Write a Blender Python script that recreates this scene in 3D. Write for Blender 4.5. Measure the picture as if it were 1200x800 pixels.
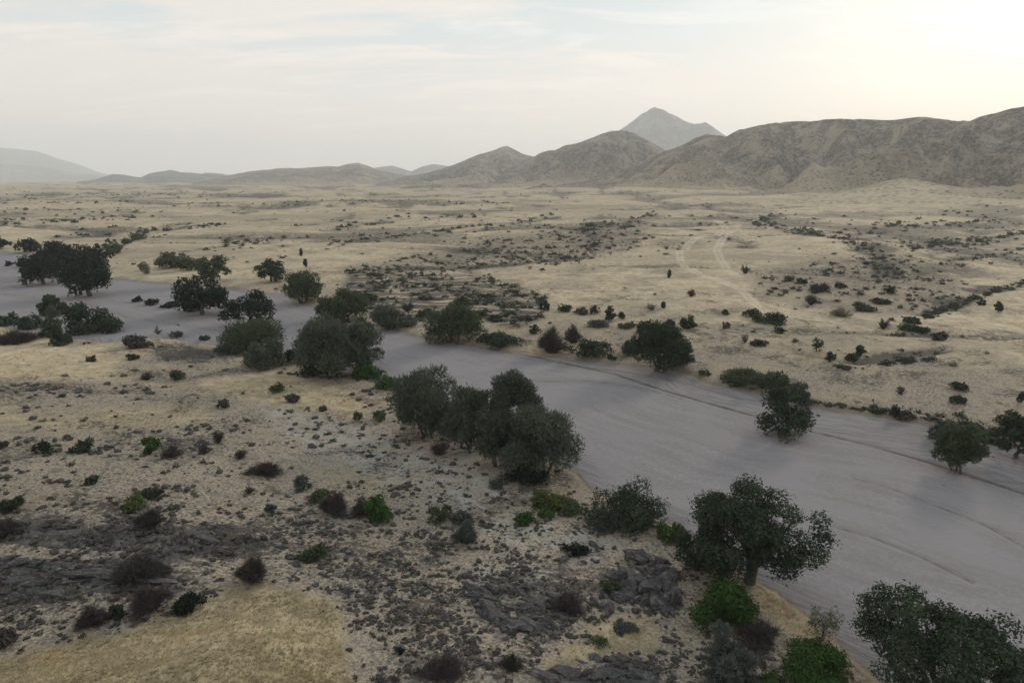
import bpy, math, time
import numpy as np
T0 = time.time()
for o in list(bpy.data.objects): bpy.data.objects.remove(o)
S = bpy.context.scene
C = S.collection
# ------------------------------------------------------------------ camera
CAMH = 45.0
PITCH = math.atan(192 / 800.0)
FOC = 800.0                       # focal length in pixels of the 1200 px wide photograph
cd = bpy.data.cameras.new('camera'); cam = bpy.data.objects.new('camera', cd); C.objects.link(cam)
cd.sensor_width = 36; cd.lens = 24; cd.clip_start = 0.5; cd.clip_end = 60000
cam.location = (0, 0, CAMH); cam.rotation_euler = (math.pi / 2 - PITCH, 0, 0)
S.camera = cam
S.view_settings.view_transform = 'Standard'; S.view_settings.look = 'None'
S.view_settings.exposure = 0.0; S.view_settings.gamma = 1
S.cycles.use_denoising = True
S.cycles.max_bounces = 8; S.cycles.diffuse_bounces = 3; S.cycles.volume_bounces = 5
S.cycles.transparent_max_bounces = 4

# ------------------------------------------------------------------ node helper
class NT:
    def __init__(s, tree): s.t = tree; tree.nodes.clear()
    def n(s, typ, **kw):
        nd = s.t.nodes.new(typ)
        for k, v in kw.items():
            if k.startswith('in_'):
                key = k[3:]; key = int(key) if key.isdigit() else key.replace('_', ' ')
                s.set(nd.inputs[key], v)
            else: setattr(nd, k, v)
        return nd
    def set(s, inp, v):
        if isinstance(v, bpy.types.NodeSocket): s.t.links.new(v, inp)
        elif isinstance(v, bpy.types.Node): s.t.links.new(v.outputs[0], inp)
        else:
            if inp.type == 'RGBA' and len(v) == 3: v = (*v, 1)
            inp.default_value = v
    def math(s, op, a, b=0.0, c=0.0, clamp=False):
        nd = s.t.nodes.new('ShaderNodeMath'); nd.operation = op; nd.use_clamp = clamp
        s.set(nd.inputs[0], a); s.set(nd.inputs[1], b)
        if op in ('MULTIPLY_ADD',): s.set(nd.inputs[2], c)
        return nd.outputs[0]
    def vmath(s, op, a, b=(0, 0, 0)):
        nd = s.t.nodes.new('ShaderNodeVectorMath'); nd.operation = op
        s.set(nd.inputs[0], a)
        if op == 'SCALE': s.set(nd.inputs[3], b)
        else: s.set(nd.inputs[1], b)
        return nd.outputs[1] if op in ('DOT_PRODUCT', 'LENGTH', 'DISTANCE') else nd.outputs[0]
    def mix(s, f, a, b):
        nd = s.t.nodes.new('ShaderNodeMix'); nd.data_type = 'RGBA'
        s.set(nd.inputs[0], f); s.set(nd.inputs[6], a); s.set(nd.inputs[7], b)
        return nd.outputs[2]
    def ramp(s, v, lo, hi, a=0.0, b=1.0, smooth=True):
        nd = s.t.nodes.new('ShaderNodeMapRange'); nd.interpolation_type = 'SMOOTHSTEP' if smooth else 'LINEAR'
        s.set(nd.inputs[0], v); s.set(nd.inputs[1], lo); s.set(nd.inputs[2], hi); s.set(nd.inputs[3], a); s.set(nd.inputs[4], b)
        return nd.outputs[0]
    def noise(s, vec, scale, detail=4, rough=0.55, dist=0.0):
        nd = s.n('ShaderNodeTexNoise'); s.set(nd.inputs['Vector'], vec)
        nd.inputs['Scale'].default_value = scale; nd.inputs['Detail'].default_value = detail
        nd.inputs['Roughness'].default_value = rough; nd.inputs['Distortion'].default_value = dist
        return nd.outputs[0]
    def vor(s, vec, scale, rnd=1.0, feature='F1'):
        nd = s.n('ShaderNodeTexVoronoi', feature=feature); s.set(nd.inputs['Vector'], vec)
        nd.inputs['Scale'].default_value = scale; nd.inputs['Randomness'].default_value = rnd
        return nd
    def attr(s, name): return s.n('ShaderNodeAttribute', attribute_name=name).outputs['Fac']
    def scale(s, vec, sc):
        return s.vmath('MULTIPLY', vec, sc)

# ------------------------------------------------------------------ world: hazy evening sky with a thin veil of cloud
SUN_AZ, SUN_EL = math.radians(41), math.radians(19)       # azimuth measured from +Y towards +X
SD = (math.sin(SUN_AZ) * math.cos(SUN_EL), math.cos(SUN_AZ) * math.cos(SUN_EL), math.sin(SUN_EL))
w = bpy.data.worlds.new('World'); S.world = w; w.use_nodes = True
k = NT(w.node_tree)
dirv = k.n('ShaderNodeTexCoord').outputs['Generated']
sky = k.n('ShaderNodeTexSky', sky_type='NISHITA', sun_disc=False, sun_elevation=SUN_EL, sun_rotation=SUN_AZ,
          air_density=1.0, dust_density=3.0, ozone_density=1.0)
sep = k.n('ShaderNodeSeparateXYZ', in_0=dirv)
el = sep.outputs[2]
elc = k.math('MAXIMUM', el, 0.0)
proj = k.vmath('SCALE', dirv, k.math('DIVIDE', 1.0, k.math('ADD', elc, 0.16)))
n1 = k.noise(k.scale(proj, (0.55, 0.9, 0.0)), 0.9, 8, 0.52, 0.4)
n2 = k.noise(k.scale(proj, (0.8, 2.6, 0.0)), 1.7, 7, 0.6, 0.6)
cov = k.ramp(k.math('ADD', k.math('ADD', k.math('MULTIPLY', n1, 0.7), k.math('MULTIPLY', n2, 0.3)), k.math('MULTIPLY', sep.outputs[0], -.06)), 0.465, 0.545)
glow = k.math('MAXIMUM', k.vmath('DOT_PRODUCT', dirv, SD), 0.0)
gtight = k.math('POWER', glow, 90.0); gwide = k.math('POWER', glow, 12.0)
clear = k.mix(k.ramp(el, 0.03, 0.33), (0.750, 0.688, 0.635), (0.43, 0.565, 0.61))
cloudc = k.mix(k.ramp(el, 0.03, 0.30), (0.750, 0.688, 0.635), (0.70, 0.655, 0.612))
veil = k.mix(cov, clear, cloudc)
veil = k.mix(k.math('MULTIPLY', gwide, 0.14, clamp=True), veil, (0.74, 0.735, 0.715))
# bright rims where the low sun catches cloud edges
rim = k.math('MULTIPLY', k.ramp(n2, 0.50, 0.62), k.math('ADD', k.math('MULTIPLY', gtight, .9), 0.10))
veil = k.mix(rim, veil, (1.15, 1.12, 1.03))
nis = k.vmath('SCALE', sky.outputs[0], 0.07)
tot = k.mix(0.14, veil, nis)
bg = k.n('ShaderNodeBackground'); k.set(bg.inputs[0], tot); bg.inputs[1].default_value = 1.44
k.set(k.n('ShaderNodeOutputWorld').inputs[0], bg)

sl = bpy.data.lights.new('sun', 'SUN'); so = bpy.data.objects.new('sun', sl); C.objects.link(so)
sl.energy = 2.1; sl.angle = math.radians(9); sl.color = (1.0, 0.86, 0.68)
so.rotation_euler = (math.pi / 2 - SUN_EL, 0, math.pi - SUN_AZ)

# ------------------------------------------------------------------ numeric helpers
RNG = np.random.default_rng(11)
def h2(ix, iy, seed):
    a = (ix.astype(np.int64) * 374761393 + iy.astype(np.int64) * 668265263 + seed * 2246822519) & 0xffffffff
    a = ((a ^ (a >> 13)) * 1274126177) & 0xffffffff
    a = ((a ^ (a >> 15)) * 2654435761) & 0xffffffff
    return (a ^ (a >> 16)).astype(np.float64) / 4294967295.0
def vn(x, y, seed=0):
    ix = np.floor(x); iy = np.floor(y); fx = x - ix; fy = y - iy
    fx = fx * fx * fx * (fx * (fx * 6 - 15) + 10); fy = fy * fy * fy * (fy * (fy * 6 - 15) + 10)
    a = h2(ix, iy, seed); b = h2(ix + 1, iy, seed); c = h2(ix, iy + 1, seed); d = h2(ix + 1, iy + 1, seed)
    return (a + (b - a) * fx) * (1 - fy) + (c + (d - c) * fx) * fy
def fbm(x, y, octv=4, seed=0, gain=0.5):
    s = 0; amp = 1; tot = 0; x = np.asarray(x, float); y = np.asarray(y, float)
    for i in range(octv):
        s = s + amp * vn(x, y, seed + i * 17); tot += amp; amp *= gain
        x, y = x * 1.63 - y * 1.21 + 7.3, x * 1.21 + y * 1.63 - 3.1
    return s / tot * 2 - 1            # about -1..1
def ridged(x, y, octv=4, seed=0, gain=0.5):
    s = 0; amp = 1; tot = 0; x = np.asarray(x, float); y = np.asarray(y, float)
    for i in range(octv):
        s = s + amp * (1 - np.abs(vn(x, y, seed + i * 17) * 2 - 1)); tot += amp; amp *= gain
        x, y = x * 1.63 - y * 1.21 + 7.3, x * 1.21 + y * 1.63 - 3.1
    return s / tot
def ss(x, a, b):
    t = np.clip((x - a) / (b - a), 0, 1); return t * t * (3 - 2 * t)
def polydist(P, L):
    L = np.asarray(L, float); best = np.full(len(P), 1e18)
    for a, b in zip(L[:-1], L[1:]):
        ab = b - a; t = np.clip(((P - a) @ ab) / max(ab @ ab, 1e-9), 0, 1)
        d = (P[:, 0] - a[0] - t * ab[0]) ** 2 + (P[:, 1] - a[1] - t * ab[1]) ** 2
        best = np.minimum(best, d)
    return np.sqrt(best)
def inpoly(P, L):
    L = np.asarray(L, float); r = np.zeros(len(P), bool)
    for (x0, y0), (x1, y1) in zip(L, np.roll(L, -1, 0)):
        c = ((y0 > P[:, 1]) != (y1 > P[:, 1])) & (P[:, 0] < (x1 - x0) * (P[:, 1] - y0) / (y1 - y0 + 1e-12) + x0)
        r ^= c
    return r
def sdpoly(P, L):
    L = list(L); d = polydist(P, L + [L[0]]); return np.where(inpoly(P, L), -d, d)
cP, sP = math.cos(PITCH), math.sin(PITCH)
def ray(px, py):                       # direction of a photograph pixel
    px = np.asarray(px, float); py = np.asarray(py, float)
    u = 400 - py
    return np.stack([px - 600, FOC * cP + u * sP, -FOC * sP + u * cP], -1)
def azel(px, py):
    d = ray(px, py); return np.arctan2(d[..., 0], d[..., 1]), np.arctan2(d[..., 2], np.hypot(d[..., 0], d[..., 1]))
def flat(px, py, z=0.0):               # where that line of sight meets the level z
    d = ray(px, py); t = (z - CAMH) / d[..., 2]; return d[..., :2] * t[..., None]
def topix(x, y, z):
    z = z - CAMH; f = np.maximum(y * cP - z * sP, 0.5); u = y * sP + z * cP
    return 600 + FOC * x / f, 400 - FOC * u / f

# ------------------------------------------------------------------ river course and drainage lines
LB = [(-700, 352), (-300, 366), (0, 384), (60, 396), (130, 402), (190, 396), (230, 402), (290, 412), (345, 424), (420, 442), (480, 462), (530, 484), (590, 512), (640, 532),
      (676, 556), (690, 572), (735, 592), (790, 616), (840, 648), (903, 690), (975, 745), (1010, 775), (1060, 815), (1130, 880), (1300, 1060), (1700, 1500)]
RB = [(-700, 262), (-300, 276), (0, 294), (40, 298), (80, 312), (125, 326), (200, 332), (270, 337), (330, 345), (372, 362), (430, 381), (475, 390), (520, 399), (560, 405), (625, 417),
      (700, 424), (800, 437), (830, 450), (890, 462), (945, 475), (1000, 484), (1060, 495), (1110, 503), (1160, 514), (1200, 524), (1400, 570), (1900, 690)]
LBw = flat(*np.array(LB, float).T); RBw = flat(*np.array(RB, float).T)
RIVER = np.vstack([LBw, RBw[::-1]])
LBX = np.array(LB, float); 
SCARP = [[(480, 392), (540, 403), (600, 413), (660, 425), (720, 438), (780, 458), (850, 478), (950, 505), (1020, 522), (1100, 545), (1200, 578), (1300, 612)],
         [(560, 408), (640, 424), (720, 434), (800, 448), (870, 468)],
         [(620, 447), (690, 446), (740, 452), (800, 467)],
         [(940, 606), (975, 616), (1020, 628), (1080, 652), (1140, 682)],
         [(1000, 560), (1040, 570), (1090, 589), (1150, 612), (1200, 640), (1280, 680)],
         [(1085, 540), (1110, 552), (1140, 560), (1200, 566)],
         [(130, 352), (200, 362), (270, 372)], [(0, 345), (90, 352), (150, 372), (260, 388)]]
ROAD = [[(905, 384), (886, 364), (868, 348), (843, 334), (815, 322), (797, 311), (796, 299), (812, 288), (836, 277), (850, 269), (846, 261), (835, 256)],
        [(868, 330), (845, 312), (838, 300), (846, 286), (856, 272)],
        [(1210, 296), (1150, 290), (1080, 284), (1000, 276), (920, 262), (880, 255)]]
DRAIN = [  # (polyline, half width in metres, shrub weight)
    ([(400, 322), (450, 318), (520, 312), (570, 309), (620, 306), (680, 300), (700, 292)], 14, 1.3),
    ([(700, 292), (690, 282), (683, 268), (700, 262), (735, 262), (742, 256), (770, 252)], 16, 1.0),
    ([(380, 287), (440, 279), (500, 274), (560, 268), (610, 261), (648, 252)], 9, .8),
    ([(390, 268), (430, 263), (470, 257), (560, 254)], 14, .7),
    ([(560, 292), (620, 297), (680, 290), (750, 285), (800, 290)], 22, .8),
    ([(884, 262), (905, 266), (955, 274), (990, 281), (1018, 290), (1034, 302), (1040, 316), (1020, 330)], 11, 1.6),
    ([(1052, 293), (1100, 287), (1150, 281), (1200, 273), (1260, 268)], 8, .9),
    ([(1108, 306), (1150, 300), (1200, 292), (1260, 286)], 8, .8),
    ([(1082, 372), (1110, 362), (1135, 354), (1165, 341), (1200, 333), (1260, 322)], 6, 2.2),
    ([(883, 262), (900, 256), (918, 250)], 10, 1.2),
    ([(-60, 261), (40, 260), (100, 257), (160, 255)], 10, .8),
    ([(-60, 232), (40, 231), (80, 229), (180, 228), (300, 227)], 26, 1.5),
    ([(170, 271), (215, 266), (265, 263)], 9, 1.2),
    ([(262, 286), (300, 283), (322, 281)], 5, 1.4),
    ([(140, 292), (150, 284), (165, 276), (172, 271)], 4, 1.6),
    ([(210, 297), (250, 292), (300, 289)], 4, .3),
    ([(930, 420), (1000, 432), (1050, 424), (1100, 420)], 3, .6),
    ([(850, 450), (930, 470), (1010, 480), (1090, 492), (1160, 506), (1230, 520)], 5, .9),
    ([(0, 246), (120, 246), (270, 241), (360, 240)], 12, .35),
    ([(1000, 268), (1060, 262), (1120, 262), (1200, 258)], 16, .5),
    ([(40, 238), (200, 237), (420, 236), (600, 238)], 14, .4),
]
ROUGH = [(405, 318), (470, 322), (560, 322), (600, 330), (640, 350), (636, 372), (600, 385), (570, 375), (500, 382), (440, 372), (400, 350)]
# ------------------------------------------------------------------ ground sheet: polar tessellation, finest where the ground is near
dense = np.radians(np.arange(-50, 50.001, 0.11))
rest = np.radians(np.concatenate([np.arange(54, 180, 6.0), np.arange(180, 307, 6.0)]))
AZ = np.concatenate([dense, rest]); NA = len(AZ); ND = len(dense)
dep = np.radians(np.concatenate([[87, 80, 72, 64, 58, 54], np.arange(52, 0.62, -0.1), [0.58, 0.52, 0.46, 0.41, 0.36, 0.32, 0.28, 0.25, 0.22, 0.2, 0.18, 0.155, 0.13, 0.11, 0.1]]))
RR = (CAMH) / np.tan(dep); NR = len(RR)
rr, aa = np.meshgrid(RR, AZ, indexing='ij')
X = (rr * np.sin(aa)).ravel(); Y = (rr * np.cos(aa)).ravel(); R_ = rr.ravel()
P = np.stack([X, Y], 1)
near = R_ < 900
sdr = np.full(len(X), 400.0)
sdr[near] = sdpoly(P[near], RIVER)
fx, fy = topix(X, Y, np.zeros_like(X))
left = (fy > np.interp(fx, LBX[:, 0], LBX[:, 1])) | (Y < 5)
left = left & (R_ < 700)
wob = fbm(X / 9, Y / 9, 4, 5)
sdn = sdr + np.where(sdr < 60, wob * np.clip(R_ / 90, .8, 3.0), 0)          # ragged bank line
scd = np.full(len(X), 99.0)
for L in SCARP: scd[near] = np.minimum(scd[near], polydist(P[near], flat(*np.array(L, float).T)))
# heights
hl = 0.5 * ss(sdn, 0, 1.5) + 5.2 * ss(sdn, 0, 75) + ss(sdn, 4, 30) * (fbm(X / 28, Y / 28, 4, 21) * 1.3) + ss(sdn, 1, 8) * fbm(X / 5, Y / 5, 3, 25) * 0.22
hr = 0.7 * ss(sdn, 0, 2.5) + 1.6 * ss(sdn, 2, 70)
und = fbm(X / 190 + 3, Y / 95, 4, 31) * 5.5 * ss(sdn, 8, 140) + fbm(X / 62 + 8, Y / 40, 3, 33) * 1.3 * ss(sdn, 8, 60) * (1 - ss(R_, 900, 1600)) + fbm(X / 620, Y / 420, 3, 41) * 6 * ss(R_, 500, 1500)
wxx = X + 40 * fbm(X / 90, Y / 90, 3, 52); wyy = Y + 40 * fbm(X / 90 + 5, Y / 90, 3, 53)
rg1 = ridged(wxx / 330 + 1.7, wyy / 150, 1, 51); rg2 = ridged(wxx / 150 + 4.7, wyy / 75, 1, 54)
gnet = np.maximum(ss(rg1, .90, .975), ss(rg2, .92, .985) * .8) * ss(sdn, 25, 90) * ss(fbm(X / 200, Y / 130, 2, 55), -.45, 0)
hollow = np.clip(np.maximum(ss(rg1, .62, .95), ss(rg2, .72, .97) * .8) + fbm(X / 60, Y / 30, 4, 56) * .55 - .1 + .25 * fbm(X / 420, Y / 260, 2, 57), 0, 1) * ss(sdn, 10, 60)
und += -(ss(rg1, .5, 1) * 3.6 + ss(rg2, .6, 1) * 1.7) * ss(sdn, 20, 160)
rise = 16 * ss(R_, 900, 2200) * ss(aa.ravel(), math.radians(-6), math.radians(16))
Z = np.where(sdn < 0, fbm(X / 30, Y / 22, 3, 61) * .08, np.where(left, hl, hr + und + rise))
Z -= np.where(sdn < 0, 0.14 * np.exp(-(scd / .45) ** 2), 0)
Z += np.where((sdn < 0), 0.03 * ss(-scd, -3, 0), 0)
# grassy mound at the lower left, close to the camera
mc = flat(np.array(150.), np.array(860.), 8.0)
mp = [(-150, 800), (-60, 785), (20, 768), (80, 752), (140, 737), (200, 716), (250, 698), (300, 690), (350, 692), (390, 704), (408, 722), (414, 760), (410, 860), (400, 1000), (-400, 1000), (-300, 820)]
MPw = flat(*np.array(mp, float).T, 7.0)
msd = np.full(len(X), 99.0); m_ = R_ < 160; msd[m_] = sdpoly(P[m_], MPw)
Z += 2.4 * ss(-msd, -1.2, 9) * (R_ < 160)
Z = np.where(R_ > 9000, Z - (R_ - 9000) * .0004, Z)
def cells(x, y, seed):                  # fractured blocks: every cell its own height and tilt
    ix = np.floor(x); iy = np.floor(y); best = np.full(x.shape, 9.); h = np.zeros(x.shape)
    for dx_ in (-1, 0, 1):
        for dy_ in (-1, 0, 1):
            cx = ix + dx_; cy = iy + dy_; qx = cx + h2(cx, cy, seed) ; qy = cy + h2(cx, cy, seed + 1)
            d = (x - qx) ** 2 + (y - qy) ** 2; v = h2(cx, cy, seed + 2) + (h2(cx, cy, seed + 3) - .5) * (x - qx) * 1.1 + (h2(cx, cy, seed + 4) - .4) * (y - qy) * 1.2
            h = np.where(d < best, v, h); best = np.minimum(best, d)
    return h
blocks = np.zeros(len(X)); nb_ = (R_ < 240) & left; xb, yb = X[nb_], Y[nb_]
wx_ = xb + .5 * fbm(xb / 1.5, yb / 1.5, 3, 96); wy_ = yb + .5 * fbm(xb / 1.5 + 7, yb / 1.5, 3, 97)
blocks[nb_] = (cells(wx_ / 3.2 + wy_ * .12, wy_ / 1.5 - wx_ * .15, 98) - .4) * 1.0 + (cells(wx_ / 1.1, wy_ / .7, 103) - .5) * .35
# masks drawn on the photograph's layout, baked per ground point
px, py = topix(X, Y, Z); Q = np.stack([px, py], 1)
infr = (px > -300) & (px < 1500) & (py > 190) & (py < 1000) & (Y > 3)
zwarp = np.stack([fbm(X / 7, Y / 7, 4, 91), fbm(X / 7 + 8, Y / 7, 4, 92) * .6], 1)[infr] * np.clip(900 / R_[infr], 2, 15)[:, None]
def zone(polys, soft, wts=None):
    out = np.zeros(len(X))
    for i, L in enumerate(polys):
        d = sdpoly((Q[infr] + zwarp) * (1, 1.6), np.array(L, float) * (1, 1.6))
        out[infr] = np.maximum(out[infr], ss(-d, -soft, soft) * (wts[i] if wts else 1))
    return out
rockz = zone([
    [(-80, 612), (60, 606), (200, 612), (300, 622), (330, 640), (300, 655), (200, 660), (120, 650), (60, 640), (-80, 640)],
    [(-80, 652), (60, 655), (180, 658), (230, 672), (220, 690), (120, 700), (60, 715), (20, 720), (-80, 720)],
    [(260, 605), (420, 610), (520, 640), (540, 700), (500, 740), (430, 700), (380, 690), (320, 680), (280, 640)],
    [(540, 680), (600, 668), (660, 660), (700, 690), (690, 740), (640, 745), (580, 735), (545, 715)],
    [(715, 665), (760, 652), (790, 670), (800, 712), (775, 725), (730, 700), (700, 700)],
    [(690, 780), (720, 768), (770, 775), (775, 830), (600, 830)], [(480, 760), (560, 750), (600, 800), (560, 860), (480, 860)],
    [(170, 404), (230, 400), (262, 420), (235, 430), (185, 422)],
    [(-60, 448), (40, 446), (110, 450), (112, 460), (40, 462), (-60, 460)],
    [(120, 505), (180, 502), (270, 508), (260, 522), (190, 530), (120, 522)],
    [(200, 478), (262, 480), (300, 500), (270, 512), (215, 498)],
    [(70, 585), (160, 575), (240, 588), (200, 602), (90, 600)], ], 22, [.95, .9, .34, .62, .8, .95, .5, .95, .75, .6, .4, .5])
pale = zone([[(548, 664), (600, 660), (660, 668), (652, 684), (600, 686), (560, 678)], [(300, 470), (420, 500), (560, 520), (600, 560), (560, 600), (440, 560), (330, 510)],
             [(560, 610), (650, 612), (720, 640), (700, 660), (600, 645)]], 12)
straw = zone([mp, [(-200, 400), (60, 402), (140, 420), (120, 440), (-200, 446)], [(250, 436), (330, 442), (440, 470), (420, 488), (330, 478), (240, 462)],
              [(700, 720), (760, 725), (780, 760), (720, 765), (640, 800), (620, 790)], [(360, 545), (440, 548), (520, 560), (430, 575), (340, 570)],
              [(640, 570), (690, 572), (700, 590), (640, 590)], [(885, 690), (910, 690), (975, 745), (960, 755), (900, 730)],
              [(-200, 470), (100, 470), (260, 480), (250, 500), (-200, 510)], [(-200, 575), (80, 570), (60, 600), (-200, 604)]], 22, [1, .8, .75, .75, .55, .6, .8, .5, .45])
drainz = np.zeros(len(X)); dw = np.zeros(len(X))
r2 = (sdr > -5) & (~left) & (Y > 30) & (np.abs(X) < Y * 1.2)
idx = np.where(r2)[0]
for L, hw, wt in DRAIN:
    Lw = flat(*np.array(L, float).T)
    d = polydist(P[idx], Lw) + fbm(X[idx] / 25, Y[idx] / 25, 2, 71) * hw * 1.1
    dist_scale = 1 + R_[idx] / 2500
    v = ss(-d / (hw * dist_scale * 1.3), -1.0, -0.05)
    drainz[idx] = np.maximum(drainz[idx], v); dw[idx] = np.maximum(dw[idx], v * wt)
drainz = np.maximum(drainz * (.55 + .45 * ss(fbm(X / 40, Y / 40, 3, 72), -.4, .2)), gnet * (~left) * (sdr > 0) * .9)
Z -= drainz * np.where(sdr > 5, 1.0, 0)
rough = zone([ROUGH], 10)
rbd = np.full(len(X), 400.0); rbd[near] = polydist(P[near], RBw) + fbm(X[near] / 40, Y[near] / 40, 3, 63) * 5
braid = np.zeros(len(X)); bp = np.vstack([flat(*np.array(SCARP[0], float).T), flat(*np.array([(1300, 560), (1200, 524), (1110, 503), (1000, 484), (890, 462), (800, 437), (700, 424), (625, 417), (520, 399)], float).T)])
braid[near] = ss(-sdpoly(P[near], bp), -1.2, 1.0); mainsc = np.full(len(X), 99.0); mainsc[near] = polydist(P[near], flat(*np.array(SCARP[0], float).T))
gully = zone([[(880, 320), (960, 300), (1060, 300), (1130, 330), (1120, 360), (1040, 372), (960, 362), (890, 350)],
              [(560, 282), (640, 268), (700, 262), (760, 266), (740, 290), (680, 302), (590, 306), (440, 322), (400, 316), (480, 300)]], 14)
roadd = np.full(len(X), 99.0); ri = np.where((~left) & (sdr > 0) & (R_ < 2500) & (Y > 30))[0]
for L in ROAD: roadd[ri] = np.minimum(roadd[ri], polydist(P[ri], flat(*np.array(L, float).T)))
Z += rockz * (R_ < 220) * (blocks * .75)
ZG = Z.reshape(NR, NA)
def gz(x, y):
    x = np.asarray(x, float); y = np.asarray(y, float)
    r = np.hypot(x, y); a = np.arctan2(x, y)
    ci = np.clip((a - dense[0]) / (dense[1] - dense[0]), 0, ND - 1.001); c0 = ci.astype(int); cf = ci - c0
    rk = np.interp(r, RR, np.arange(NR)); r0 = np.minimum(rk.astype(int), NR - 2); rf = rk - r0
    return (ZG[r0, c0] * (1 - cf) + ZG[r0, c0 + 1] * cf) * (1 - rf) + (ZG[r0 + 1, c0] * (1 - cf) + ZG[r0 + 1, c0 + 1] * cf) * rf
def hit(px, py):                       # first ground point on a line of sight -> x, y, z, ok
    px = np.atleast_1d(np.asarray(px, float)); py = np.atleast_1d(np.asarray(py, float))
    a, e = azel(px, py); sl_ = -np.tan(e)
    ci = np.clip(np.round((a - dense[0]) / (dense[1] - dense[0])), 0, ND - 1).astype(int)
    out = np.zeros(len(px)); okk = np.zeros(len(px), bool)
    for s in range(0, len(px), 4000):
        q = slice(s, s + 4000)
        zc = ZG[:, ci[q]]; lz = CAMH - RR[:, None] * sl_[None, q]
        below = (zc >= lz); kx = below.argmax(0); ok = below.any(0) & (kx > 0)
        k1 = np.maximum(kx, 1); j = np.arange(zc.shape[1])
        g1 = lz[k1, j] - zc[k1, j]; g0 = lz[k1 - 1, j] - zc[k1 - 1, j]
        f = np.clip(g0 / np.maximum(g0 - g1, 1e-9), 0, 1)
        out[q] = RR[k1 - 1] + (RR[k1] - RR[k1 - 1]) * f; okk[q] = ok
    x = out * np.sin(a); y = out * np.cos(a)
    return x, y, gz(x, y), okk
def gattr(name_arr, x, y):             # nearest baked ground value
    r = np.hypot(x, y); a = np.arctan2(x, y)
    ci = np.clip(np.round((a - dense[0]) / (dense[1] - dense[0])), 0, ND - 1).astype(int)
    rk = np.clip(np.round(np.interp(r, RR, np.arange(NR))), 0, NR - 1).astype(int)
    return name_arr.reshape(NR, NA)[rk, ci]

# ------------------------------------------------------------------ mesh helpers
def mesh_np(name, V, F, mat, smooth=False, attrs=None):
    me = bpy.data.meshes.new(name); F = np.asarray(F, np.int32); n = F.shape[1]
    me.vertices.add(len(V)); me.vertices.foreach_set('co', np.asarray(V, np.float32).ravel())
    me.loops.add(F.size); me.loops.foreach_set('vertex_index', F.ravel())
    me.polygons.add(len(F)); me.polygons.foreach_set('loop_start', np.arange(0, F.size, n, dtype=np.int32))
    try: me.polygons.foreach_set('loop_total', np.full(len(F), n, np.int32))
    except Exception: pass
    me.polygons.foreach_set('use_smooth', np.full(len(F), smooth))
    me.update(calc_edges=True)
    for kx, v in (attrs or {}).items():
        at = me.attributes.new(kx, 'FLOAT', 'POINT'); at.data.foreach_set('value', np.asarray(v, np.float32))
    if mat: me.materials.append(mat)
    return me
def link(name, me, parent=None, loc=None):
    o = bpy.data.objects.new(name, me); C.objects.link(o)
    if parent: o.parent = parent
    if loc is not None: o.location = loc
    return o
def tag(o, label=None, cat=None, group=None, kind=None):
    if label: o['label'] = label
    if cat: o['category'] = cat
    if group: o['group'] = group
    if kind: o['kind'] = kind
    return o
def gridfaces(nr, nc, wrap=False):
    i = np.arange(nr - 1)[:, None]; j = np.arange(nc if wrap else nc - 1)[None, :]; j1 = (j + 1) % nc
    return np.stack([i * nc + j, i * nc + j1, (i + 1) * nc + j1, (i + 1) * nc + j], -1).reshape(-1, 4)
def new_mat(name):
    m = bpy.data.materials.new(name); m.use_nodes = True; return m, NT(m.node_tree)
def finish(k, color, rough=0.9, normal=None, spec=0.2):
    b = k.n('ShaderNodeBsdfPrincipled'); k.set(b.inputs['Base Color'], color); k.set(b.inputs['Roughness'], rough)
    b.inputs['Specular IOR Level'].default_value = spec
    if normal is not None: k.set(b.inputs['Normal'], normal)
    k.set(k.n('ShaderNodeOutputMaterial').inputs[0], b)
    return b
def bump(k, h, strength, dist):
    nd = k.n('ShaderNodeBump'); nd.inputs['Strength'].default_value = strength; nd.inputs['Distance'].default_value = dist
    k.set(nd.inputs['Height'], h); return nd.outputs[0]

# ------------------------------------------------------------------ ground material
gm, k = new_mat('dry_savanna_ground')
pos = k.n('ShaderNodeNewGeometry').outputs['Position']
pxy = k.scale(pos, (1, 1, 0))
a_s, a_rock, a_straw, a_drain, a_pale, a_rough, a_scd, a_road, a_gul, a_hol, a_braid, a_main = [k.attr(n) for n in ('sdr', 'rockz', 'straw', 'drain', 'pale', 'rough', 'scarp', 'road', 'gully', 'hollow', 'braid', 'mainsc')]
rad = k.vmath('LENGTH', pxy)
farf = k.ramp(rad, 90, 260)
nb = k.noise(pxy, 0.045, 5, 0.6, 0.5)          # 20 m patches
nm = k.noise(pxy, 0.35, 5, 0.65, 0.3)          # 3 m
nf = k.noise(pxy, 2.6, 4, 0.7)                 # 0.4 m
nbig = k.noise(k.scale(pxy, (.5, 1, 0)), 0.0075, 4, 0.55, 0.6)  # 130 m
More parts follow.
